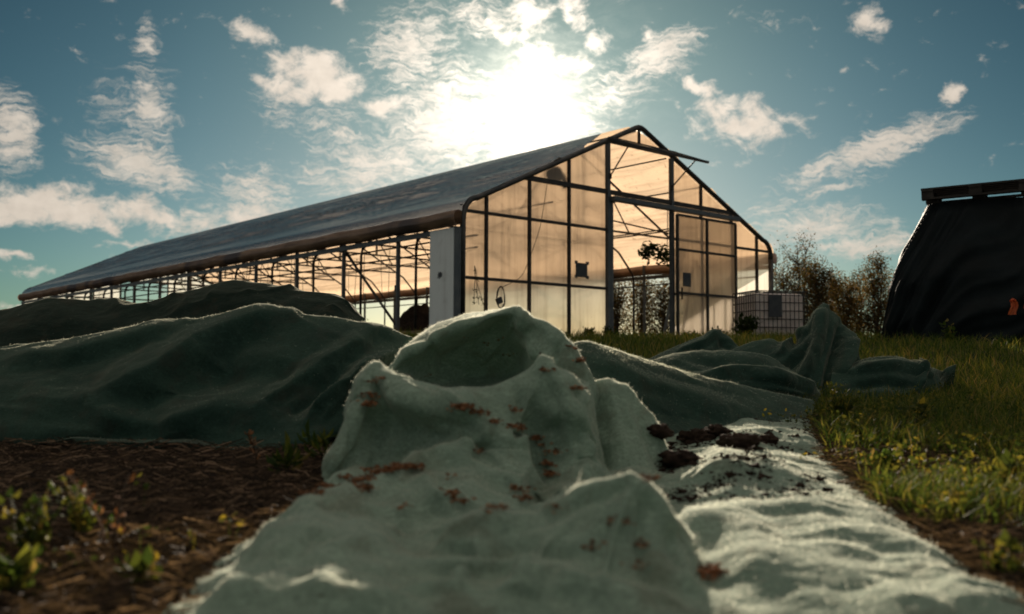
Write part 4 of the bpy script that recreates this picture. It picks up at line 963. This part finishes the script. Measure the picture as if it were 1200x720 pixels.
for k, (px, d, h, n, lab) in enumerate(tree_specs):
    p = P(px, 400, d); make_tree('sapling', (p.x, p.y, gz-.02), h, lab, 'tree', 'saplings beyond the greenhouse', 100+k, int(n*3.4), .06, .17, width=.42, stems=6)
door_trees = [(722, 36, 3.0, 2600, 'leafy tree seen at the left side of the open doorway'), (752, 38, 3.2, 3200, 'dense dark tree seen in the middle of the open doorway'),
              (778, 35, 2.9, 2600, 'leafy tree seen at the right side of the open doorway')]
for k, (px, d, h, n, lab) in enumerate(door_trees):
    p = P(px, 400, d); make_tree('tree', (p.x, p.y, gz-.02), h, lab, 'tree', 'trees behind the greenhouse', 140+k, int(n*1.7), .075, .24, width=.36, stems=7, bare=.03)
p = P(508, 400, 42); make_tree('shrub', (p.x, p.y, gz), 1.9, 'thin shrub seen through the open side next to the white corner panel', 'shrub', None, 160, 380, .09, .2, stems=3)
p = P(428, 400, 45); make_tree('shrub', (p.x, p.y, gz), 1.6, 'small shrub seen through the open side above the end of the black ridge', 'shrub', None, 161, 260, .09, .2, stems=3)
# dark compost-like heap inside, seen under the open side
def lump(name, loc, sx, sy, sz, mat, label, cat, seed, group=None, rough=.12):
    me = bpy.data.meshes.new(name); bm = bmesh.new(); bmesh.ops.create_icosphere(bm, subdivisions=4, radius=1)
    for v in bm.verts:
        q = np.array(v.co); n = float(fbm(q*1.5+seed, 3, seed))*.5+float(fbm(q*5+seed, 3, seed+1))*rough; v.co = Vector((q[0]*sx, q[1]*sy, q[2]*sz))*(1+n)
    bm.to_mesh(me); bm.free(); me.polygons.foreach_set('use_smooth', [True]*len(me.polygons)); me.materials.append(mat)
    o = bpy.data.objects.new(name, me); col.objects.link(o); o.location = loc; tag(o, label, cat, group); return o
o_, d_ = ray_local(497, 376); k = (1.3-o_.x)/d_.x; q = GH_M @ (o_+d_*k)
lump('soil_heap', (q.x, q.y, .95), .55, .8, .62, M['soil'], 'dark heap of soil inside the greenhouse beside the white corner panel', 'soil heap', 8)

# vine hanging in the doorway
q = on_gable(768, 291, 1.2); vn = in_gh('hanging_vine', (q.x, 1.2, q.z), 'dark leafy vine hanging across the top right of the open doorway', 'vine')
vb = MB(); cen = []
for s in range(5):
    pts = [Vector((.42, 0, -.1-.06*s)), Vector((.15, .05*s-.1, .02-.05*s)), Vector((-.15-.05*s, .03*s, .05-.04*s)), Vector((-.42+.05*s, 0, -.12-.05*s))]
    vb.tube(pts, .008, 4); cen += [a.lerp(b, t) for a, b in zip(pts, pts[1:]) for t in (.1, .4, .7)]
vb.tube([Vector((.42, 0, -.1)), Vector((.45, 0, 1.2))], .01, 4)
vb.build('stem', M['bark'], vn)
V, F = leaf_cloud(np.array(cen), 240, .13, .06, np.random.default_rng(5)); np_mesh('leaves', V, F, [M['dark_leaf']], vn, False)

def make_weed(loc, h, label, group, seed, mat, n_st=7, leaf=.03, lean=.4, lpn=9, name='weed', wide=.36):
    r = np.random.default_rng(seed); rp = random.Random(seed)
    root = empty(name, loc); tag(root, label, 'weed', group)
    sb = MB(); V, F, o = [], [], 0
    for s in range(n_st):
        a = rp.uniform(0, 6.28); l = h*rp.uniform(.5, 1.0); k = rp.uniform(.1, lean)
        pts = [Vector((math.cos(a)*k*l*f*f+math.cos(a)*.01, math.sin(a)*k*l*f*f+math.sin(a)*.01, l*f*(1-.15*f*k))) for f in (0, .33, .66, 1.0)]
        sb.tube(pts, [.0022*h/.15, .0018*h/.15, .0013*h/.15, .0007*h/.15], 4)
        for j in range(lpn):
            f = rp.uniform(.25, 1.0)*3; i = min(2, int(f)); b = pts[i].lerp(pts[i+1], f-i)
            d = Vector((rp.uniform(-1, 1), rp.uniform(-1, 1), rp.uniform(.0, .9))).normalized()
            w = d.cross(Vector((rp.uniform(-.3, .3), rp.uniform(-.3, .3), 1))).normalized(); sz = leaf*rp.uniform(.6, 1.3); nn = d.cross(w)*sz*.12
            vs = [b, b+d*sz*.4+w*sz*wide*.9+nn, b+d*sz*.75+w*sz*wide*.6+nn, b+d*sz-nn, b+d*sz*.75-w*sz*wide*.6+nn, b+d*sz*.4-w*sz*wide*.9+nn]
            V += vs; F.append([o+i for i in range(6)]); o += 6
    sb.build('stem', M['straw'] if mat == 'litter' else M['yellow_leaf'] if mat == 'yellow_leaf' else M['dark_leaf'], root, True)
    np_mesh('leaves', np.array(V), np.array(F), [M[mat]], root, False)
    return root
def gpt(px, d):
    p = P(px, 500, d); return (p.x, d, float(ground_z(d)))
weeds = [(985, 3.05, .17, 'bright yellow-leaved weed clump at the foot of the peaked fleece hump', 'yellow_leaf', 22, .02),
         (1010, 2.75, .10, 'low yellow weed at the far end of the flat fleece hem', 'yellow_leaf', 12, .017),
         (1072, 2.95, .13, 'yellow-leaved weed in the grass in front of the fleece tail', 'yellow_leaf', 9, .024),
         (1105, 1.72, .045, 'single broad yellow leaf sprig beside the hem on bare mulch', 'yellow_leaf', 2, .03),
         (1178, 1.95, .10, 'broad-leaved yellow-green weed at the right edge of the picture', 'yellow_leaf', 8, .034),
         (1182, 1.30, .075, 'blurred yellow-green weed low in the right bottom corner', 'yellow_leaf', 8, .02),
         (1030, 2.2, .09, 'green weed growing along the hem halfway up its right side', 'grass', 12, .018),
         (40, 1.42, .12, 'blurred yellow-green weed clump in the left bottom corner', 'yellow_leaf', 12, .018),
         (100, 1.55, .11, 'blurred weed clump right of the one in the left bottom corner', 'yellow_leaf', 12, .017),
         (15, 1.22, .06, 'low pale weed right at the left bottom corner', 'grass', 7, .03),
         (172, 1.30, .04, 'tiny yellow-green sprig on the mulch left of the pale hem', 'yellow_leaf', 3, .03)]
for k, (px, d, h, lab, mt, ns, lf) in enumerate(weeds):
    make_weed(gpt(px, d), h, lab, 'weeds in the foreground', 200+k, mt, ns, lf)
for k, (px, d, h, lab) in enumerate([(305, 2.3, .15, 'upright dry brown stalk in front of the long green heap'),
                                     (136, 1.48, .14, 'leaning dry brown stalk in the mulch at the left')]):
    make_weed(gpt(px, d), h, lab, 'dry stalks', 230+k, 'litter', 2, .014, .5, 12, 'dry_stalk')
make_weed(gpt(385, 2.35), .10, 'dark green grassy tuft in the hollow left of the pale heap', None, 240, 'grass', 9, .05, .7, 4, wide=.12)
make_weed(gpt(340, 2.2), .08, 'small dark tuft on the mulch in front of the long green heap', None, 241, 'grass', 7, .05, .7, 4, wide=.12)
for k, (lx, h, lab) in enumerate([(2.9, .30, 'weeds at the foot of the gable left of the doorway'), (3.45, .34, 'weed stems at the foot of the gable against the left door post'),
                                  (5.95, .32, 'dark weeds at the foot of the sliding door'), (7.0, .42, 'tall dark weeds at the foot of the gable left of the caged tank'), (7.7, .75, 'tallest dark weed climbing the gable beside the caged tank')]):
    q = GH_M @ Vector((lx, -.35, 0)); make_weed((q.x, q.y, float(ground_z(q.y))), h, lab, 'weeds along the gable', 250+k, 'dark_leaf', 14, .075, .7, 12)
p = P(872, 395, 16.5); make_weed((p.x, p.y, float(ground_z(16.5))), .45, 'dark low bush in front of the caged tank', 'weeds along the gable', 260, 'dark_leaf', 18, .09, .9, 14)
p = P(1113, 395, 11.0); make_weed((p.x, p.y, float(ground_z(11.0))), .28, 'tall weed standing in front of the black tarp', None, 261, 'grass', 5, .06, .4, 8)

# ------------------------------------------------------------------ caged tank
p = P(902, 380, 18.6); tk = empty('caged_tank', (p.x, p.y, float(ground_z(18.6))-.02), R(14)); tk.scale = (.9, .9, .97); tag(tk, 'pale plastic liquid tank in a wire cage beside the greenhouse gable', 'tank')
hb = .98
bm = bmesh.new(); bmesh.ops.create_cube(bm, size=1)
for v in bm.verts: v.co = Vector((v.co.x*1.12, v.co.y*.94, v.co.z*(hb-.14)+(hb-.14)/2+.12))
bmesh.ops.bevel(bm, geom=list(bm.edges), offset=.09, segments=4, affect='EDGES', profile=.5)
me = bpy.data.meshes.new('tank'); bm.to_mesh(me); bm.free(); me.materials.append(M['tank']); me.polygons.foreach_set('use_smooth', [True]*len(me.polygons))
to = bpy.data.objects.new('tank', me); col.objects.link(to); to.parent = tk
MB().tube([(0, 0, hb-.03), (0, 0, hb+.04)], .11, 16).build('cap', M['dark_plate'], tk, True)
cg = MB(); hx, hy = .595, .5
for k in range(13):
    x = -hx+2*hx*k/12
    for y in (-hy, hy): cg.tube([(x, y, .12), (x, y, hb+.02)], .009, 5)
for k in range(11):
    y = -hy+2*hy*k/10
    for x in (-hx, hx): cg.tube([(x, y, .12), (x, y, hb+.02)], .009, 5)
for z in (.14, .30, .46, .62, .78, .92, hb+.02):
    cg.tube([(-hx, -hy, z), (hx, -hy, z), (hx, hy, z), (-hx, hy, z), (-hx, -hy, z)], .010, 5)
cg.tube([(-hx, -.15, hb+.02), (hx, -.15, hb+.02)], .013, 5); cg.tube([(-hx, .2, hb+.02), (hx, .2, hb+.02)], .013, 5)
cg.build('cage', M['dark_frame'], tk)
MB().box((-.30, -.525, .50), (.0, -.512, .92)).build('label_plate', M['dark_plate'], tk)
pb = MB()
for x in (-.5, 0, .5): pb.box((x-.07, -.5, .0), (x+.07, .5, .09))
pb.box((-.6, -.5, .09), (.6, .5, .12)); pb.build('pallet_base', M['pallet_wood'], tk)

# ------------------------------------------------------------------ tarp-covered stack, pallet on top
def covered_stack():
    cx, cyy = P(1158, 400, 12.6).x, 12.6; zb = float(ground_z(12.0))-.03; H = P(1140, 232, 12.0).z-zb
    nr, nz = 300, 120; G = np.zeros((nz, nr, 3))
    th = np.linspace(0, 2*math.pi, nr)
    for k in range(nz):
        f = k/(nz-1); top = max(0, (f-.86)/.14)
        z = H*min(1, f/.88) if f < .88 else H+.02*top
        zf = z/H
        hx = np.interp(zf, [0, .12, .40, .62, .9, 1.0], [1.16, 1.15, 1.12, .98, .76, .68]); hy = np.interp(zf, [0, .45, .9, 1.0], [1.02, .95, .72, .62])
        e = .5
        x = np.sign(np.cos(th))*np.abs(np.cos(th))**e*hx; y = np.sign(np.sin(th))*np.abs(np.sin(th))**e*hy
        if f > .88: x = x*(1-top)**.8; y = y*(1-top)**.8
        # folds fan out from the upper right towards the lower left
        s = th*4.2+3.6*(1-min(1, zf))**1.2
        fold = ridged(np.stack([s, np.full(nr, zf*1.1), np.full(nr, 3.3)], -1), 2, 17)*.11+fbm(np.stack([s*2.4, np.full(nr, zf*2.5), np.zeros(nr)], -1), 4, 29)*.06
        fold = fold*(.35+.9*(1-zf))*np.clip(1.2-top*1.5, 0, 1)
        n = np.hypot(x, y)+1e-6
        G[k, :, 0] = x+x/n*fold; G[k, :, 1] = y+y/n*fold; G[k, :, 2] = z+.012*fbm(np.stack([x*3, y*3, np.zeros(nr)], -1), 3, 6)
    G[:, -1] = G[:, 0]
    v, f = grid_mesh_arrays(G); o = np_mesh('covered_stack', v, f, [M['tarp']]); o.location = (cx, cyy, zb); o.rotation_euler = (0, 0, R(-24))
    tag(o, 'tall stack wrapped in a black folded tarp on the grass at the right', 'covered stack')
    return cx, cyy, zb+H
scx, scy, scz = covered_stack()
pl = empty('pallet', (P(1147, 230, 12.3).x, 12.3, scz+.025), 0); pl.rotation_euler = (0, R(-.8), R(-31)); tag(pl, 'weathered wooden pallet lying on top of the black tarp stack', 'pallet')
for x in (-.55, 0, .55):
    for y in (-.36, 0, .36): MB().box((x-.07, y-.05, .022), (x+.07, y+.05, .10)).build('block', M['pallet_dark'], pl)
for y in (-.36, 0, .36): MB().box((-.62, y-.05, 0), (.62, y+.05, .022)).build('bottom_board', M['pallet_dark'], pl)
for x in (-.55, 0, .55): MB().box((x-.07, -.42, .1), (x+.07, .42, .122)).build('stringer_board', M['pallet_dark'], pl)
for k in range(6):
    y = -.36+k*.72/5; MB().box((-.625+.008*(k % 2), y-.05, .122), (.62-.006*(k % 3), y+.05, .146+.003*(k % 2))).build('deck_board', M['pallet_dark'], pl)
for k, (px, py, lab, sc) in enumerate([(1187.5, 361, 'orange-red ribbon hanging on the front of the black tarp', 1.0), (1204, 355, 'orange-red ribbon on the tarp cut off by the right edge of the picture', .8)]):
    p = P(px, py, 11.32); rb = empty('ribbon', p); tag(rb, lab, 'ribbon', 'ribbons on the tarp')
    m_ = MB()
    g = np.zeros((9, 7, 3))
    for i in range(9):
        for j in range(7):
            u, v = j/6-.5, i/8
            g[i, j] = ((u*(.05+.045*v)+.012*math.sin(v*5))*sc*1.2, .018*math.sin(u*9+v*3), (-v*.16+.08)*sc)
    v, f = grid_mesh_arrays(g); np_mesh('ribbon_tail', v, f, [M['ribbon']], rb)
    MB().tube([(-.03*sc, .0, .08*sc), (0, .01, .10*sc), (.03*sc, .0, .08*sc)], .014, 6).build('knot', M['ribbon'], rb, True)

# ------------------------------------------------------------------ grass, mulch, litter
def blades(x, y, z, h, w, lean, r):
    n = len(x); a = r.random(n)*6.283; b = a+r.normal(size=n)*.6
    dx, dy = np.cos(a), np.sin(a); lx, ly = np.cos(b)*lean*h, np.sin(b)*lean*h
    base = np.stack([x, y, z], 1); side = np.stack([-dy, dx, 0*dx], 1)*(w/2)[:, None]
    mid = base+np.stack([lx*.35, ly*.35, h*.58], 1); tip = base+np.stack([lx, ly, h*(1-.25*np.minimum(lean, 2)**2*.5)], 1)
    V = np.stack([base-side, base+side, mid-side*.75, mid+side*.75, tip], 1).reshape(-1, 3)
    i = np.arange(n)*5
    return V, [np.stack([i, i+1, i+3, i+2], 1), np.stack([i+2, i+3, i+4], 1)]
def hem_x(d):   # right hem of the pale sheet, in metres
    D = [r[-1][2] for r in A_rows]; X = [P(*r[-1]).x for r in A_rows]
    return np.interp(d, D, X)
def build_grass():
    r = np.random.default_rng(9); n = 330000
    y = np.exp(r.uniform(math.log(1.5), math.log(26), n)); y = np.where(r.random(n) < .45, r.uniform(1.7, 5.5, n), y); x = r.uniform(-.75, .75, n)*y+.1*y
    x = np.where(r.random(n) < .25, x*2.2+1.0, x); x = np.where(y > 7, r.uniform(-1, 1, n)*y*1.1, x)
    dens = fbm(np.stack([x*2.2, y*2.2, 0*x], 1), 3, 4)
    keep = (x > hem_x(y)+.02) & (y > 1.5) & (dens > -.12-(y-2)*.10)
    keep &= (y > 1.75) | (dens > .1)
    keep |= (y > 4.9)
    # stay out of the greenhouse floor, tank and tarp
    lx = (x+.891)*math.cos(YAW)+(y-17.273)*math.sin(YAW); ly = -(x+.891)*math.sin(YAW)+(y-17.273)*math.cos(YAW)
    keep &= ~((lx > -.1) & (lx < W+.2) & (ly > -.02) & (ly < L))
    x, y, dens = x[keep], y[keep], dens[keep]
    h = (.03+.075*r.random(len(x))**2+.04*np.maximum(dens, 0))*np.interp(y, [1.5, 2.5, 4, 10, 20], [.75, .9, 1.0, 1.6, 2.2])
    w = np.interp(y, [1.5, 4, 10, 25], [.0032, .005, .010, .02])*r.uniform(.6, 1.3, len(x))
    V, F = blades(x, y, ground_z(y)-.004, h, w, r.uniform(.15, 1.3, len(x)), r)
    tag(np_mesh('grass', V, F, [M['grass']], smooth=False), 'short green grass covering the slope around the fleece', 'grass', kind='stuff')
build_grass()
def build_cover():
    r = np.random.default_rng(31); C = []
    n = 2300; y = r.uniform(1.55, 5.2, n); x = hem_x(y)+.02+r.exponential(.42, n)
    k = fbm(np.stack([x*3.2, y*3.2, 0*x], 1), 3, 71) > .06; C.append(np.stack([x[k], y[k]], 1))
    for (px, d, sx, m) in ((40, 1.42, .09, 10), (95, 1.55, .10, 9), (985, 3.05, .10, 60), (1075, 2.95, .10, 30), (1180, 1.95, .1, 30), (1040, 2.3, .1, 25)):
        p = P(px, 500, d); C.append(np.array([p.x, d])+r.normal(size=(m, 2))*sx)
    C = np.concatenate(C); n = len(C); h = r.uniform(.01, .075, n)*np.interp(C[:, 1], [1.2, 2.5], [.7, 1])
    c = np.stack([C[:, 0], C[:, 1], ground_z(C[:, 1])+h], 1)
    V, F = leaf_cloud(c, n*5, .015, np.array([.010, .010, .010]), r, .7)
    S, G = blades(C[:, 0], C[:, 1], c[:, 2]-h-.003, h+.01, np.full(n, .002), r.uniform(.05, .3, n), r)
    tag(np_mesh('ground_cover', np.concatenate([V, S]), [np.concatenate([F, G[0]+len(V)]), G[1]+len(V)], [M['yellow_leaf']], smooth=False), 'low yellow-green leafy weeds spreading through the grass by the hem', 'ground cover', kind='stuff')
build_cover()
def straws(name, n, fx, lab, mat, seed, lens, width, zlift):
    r = np.random.default_rng(seed); x, y = fx(r, n); n = len(x)
    a = r.normal(0.2, 1.0, n); l = r.uniform(*lens, n); t = r.normal(0, .22, n)
    d = np.stack([np.cos(a), np.sin(a), t], 1)*l[:, None]; side = np.stack([-np.sin(a)*.5, np.cos(a)*.5, np.full(n, .85)], 1)*(width*r.uniform(.5, 1.4, n))[:, None]/2
    b = np.stack([x, y, ground_z(y)+.004+zlift*r.random(n)**1.5], 1); bend = np.stack([-np.sin(a), np.cos(a), np.abs(r.normal(0, .5, n))], 1)*(l*r.normal(0, .14, n))[:, None]
    p0, p1, p2 = b-d/2, b+bend, b+d/2
    V = np.stack([p0-side, p0+side, p1-side, p1+side, p2-side, p2+side], 1).reshape(-1, 3); i = np.arange(n)*6
    F = np.concatenate([np.stack([i, i+1, i+3, i+2], 1), np.stack([i+2, i+3, i+5, i+4], 1)])
    tag(np_mesh(name, V, F, [M[mat]], smooth=False), lab, 'mulch', kind='stuff')
def left_area(r, n):
    y = np.exp(r.uniform(math.log(.8), math.log(3.0), n)); x = r.uniform(-.62, .0, n)*y*1.05
    D = [q[0][2] for q in A_rows]; X = [P(*q[0]).x for q in A_rows]
    k = x < np.interp(y, D, X)+.03
    return x[k], y[k]
def right_area(r, n):
    y = np.exp(r.uniform(math.log(1.0), math.log(3.4), n)); x = hem_x(y)+r.exponential(.22, n)
    return x, y
straws('dry_mulch', 26000, left_area, 'dry brown mulch and straw covering the ground left of the pale sheet', 'straw', 3, (.012, .07), .0022, .022)
straws('dead_grass', 17000, right_area, 'flattened dead brown grass along the right hem of the pale sheet', 'straw', 4, (.015, .09), .0020, .026)

# crumbs of dead moss and soil lying on the cloth
def surf_at(pts_px, name):
    S = CLOTH[name]; X, Y = pix(S); out = []
    for (px, py) in pts_px:
        dd = np.hypot(X-px, Y-py); c = np.where(dd < max(4.0, dd.min()*1.5))[0]; out.append(S[c[np.argmin(S[c, 1])]])
    return np.array(out)
def crumbs(cent, n, spread, size, r):
    c = cent[r.integers(0, len(cent), n)]+r.normal(size=(n, 3))*np.array([spread, spread, spread*.35]); c[:, 2] += .003
    T = np.array([[1, 1, 1], [1, -1, -1], [-1, 1, -1], [-1, -1, 1]], float)
    q = r.normal(size=(n, 4)); q /= np.linalg.norm(q, axis=1, keepdims=True); w, x, y, z = q.T
    Rm = np.stack([1-2*(y*y+z*z), 2*(x*y-z*w), 2*(x*z+y*w), 2*(x*y+z*w), 1-2*(x*x+z*z), 2*(y*z-x*w), 2*(x*z-y*w), 2*(y*z+x*w), 1-2*(x*x+y*y)], 1).reshape(n, 3, 3)
    s = size*r.exponential(1.0, (n, 1, 1)).clip(.2, 2.5)
    V = (np.einsum('nij,kj->nki', Rm, T)*s*np.array([1, .6, .5])+c[:, None]).reshape(-1, 3); i = np.arange(n)*4
    F = np.concatenate([np.stack([i+a, i+b, i+d], 1) for a, b, d in ((0, 1, 2), (0, 3, 1), (0, 2, 3), (1, 3, 2))])
    return V, F
lit = [(365,575,60),(385,568,70),(405,558,70),(425,560,120),(440,552,110),(455,549,60),(470,547,80),(485,546,90),(430,572,60),(548,478,90),(560,482,70),(540,481,50),(575,492,40),(600,497,50),(605,480,30),(612,500,30),
       (630,512,90),(634,520,40),(640,545,50),(645,555,60),(650,530,40),(532,578,60),(537,588,40),(608,572,35),(618,583,30),(585,594,30),(433,462,60),(431,475,70),(440,445,40),(668,405,30),(690,415,60),(640,432,50),(675,455,50),(830,665,90),(826,672,50),
       (470,590,20),(560,530,15),(520,560,15),(660,600,25),(735,612,20),(745,640,25),(740,660,20),(700,640,15),(600,420,15),(570,408,20),(585,400,15),(545,400,12),(505,440,12),(760,560,30)]
r5 = np.random.default_rng(21); Vs, Fs, off = [], [], 0
C_ = surf_at([(a, b) for a, b, _ in lit], 'fleece_sheet')
for c, (_, _, k) in zip(C_, lit):
    v, f = crumbs(c[None]+r5.normal(size=(4, 3))*np.array([.008, .008, .002]), int(k*2.6), .0075, .0014, r5); Vs.append(v); Fs.append(f+off); off += len(v)
tag(np_mesh('moss_litter', np.concatenate(Vs), np.concatenate(Fs), [M['litter']], smooth=False), 'rusty brown crumbs of dead moss scattered over the pale fleece', 'litter', kind='stuff')
r6 = np.random.default_rng(22); S = CLOTH['fleece_sheet']; X, Y = pix(S)
m_ = (X > 770) & (X < 960) & (Y > 490) & (Y < 590) & (S[:, 1] > 1.7)
dn = fbm(S[m_]*np.array([6, 10, 0]), 3, 2); cand = S[m_][dn > .16]
V1, F1 = crumbs(cand, 3800, .010, .0013, r6); V2, F2 = crumbs(cand[::7], 500, .02, .0042, r6); V = np.concatenate([V1, V2]); F = np.concatenate([F1, F2+len(V1)])
tag(np_mesh('soil_crumbs', V, F, [M['soil']], smooth=False), 'dark soil crumbs sprinkled on the flat strip of fleece', 'soil', kind='stuff')
clods = [(818,512,.050,'dark soil clod on the flat strip at the foot of the bunched heap'),(868,522,.062,'largest dark soil clod in the middle of the flat strip'),(800,540,.055,'dark soil clod beside the hooded fold'),
         (840,505,.045,'dark soil clod tucked against the far end of the flat strip'),(900,512,.030,'small dark soil clod right of the largest one'),(775,505,.04,'dark soil clod behind the hooded fold')]
for k, (px, py, s, lab) in enumerate(clods):
    c = surf_at([(px, py)], 'fleece_sheet')[0]
    lump('soil_clod', (c[0], c[1], c[2]+s*.08), s*.85, s*.7, s*.42, M['soil'], lab, 'soil clod', 30+k, 'soil clods on the fleece strip', .5)
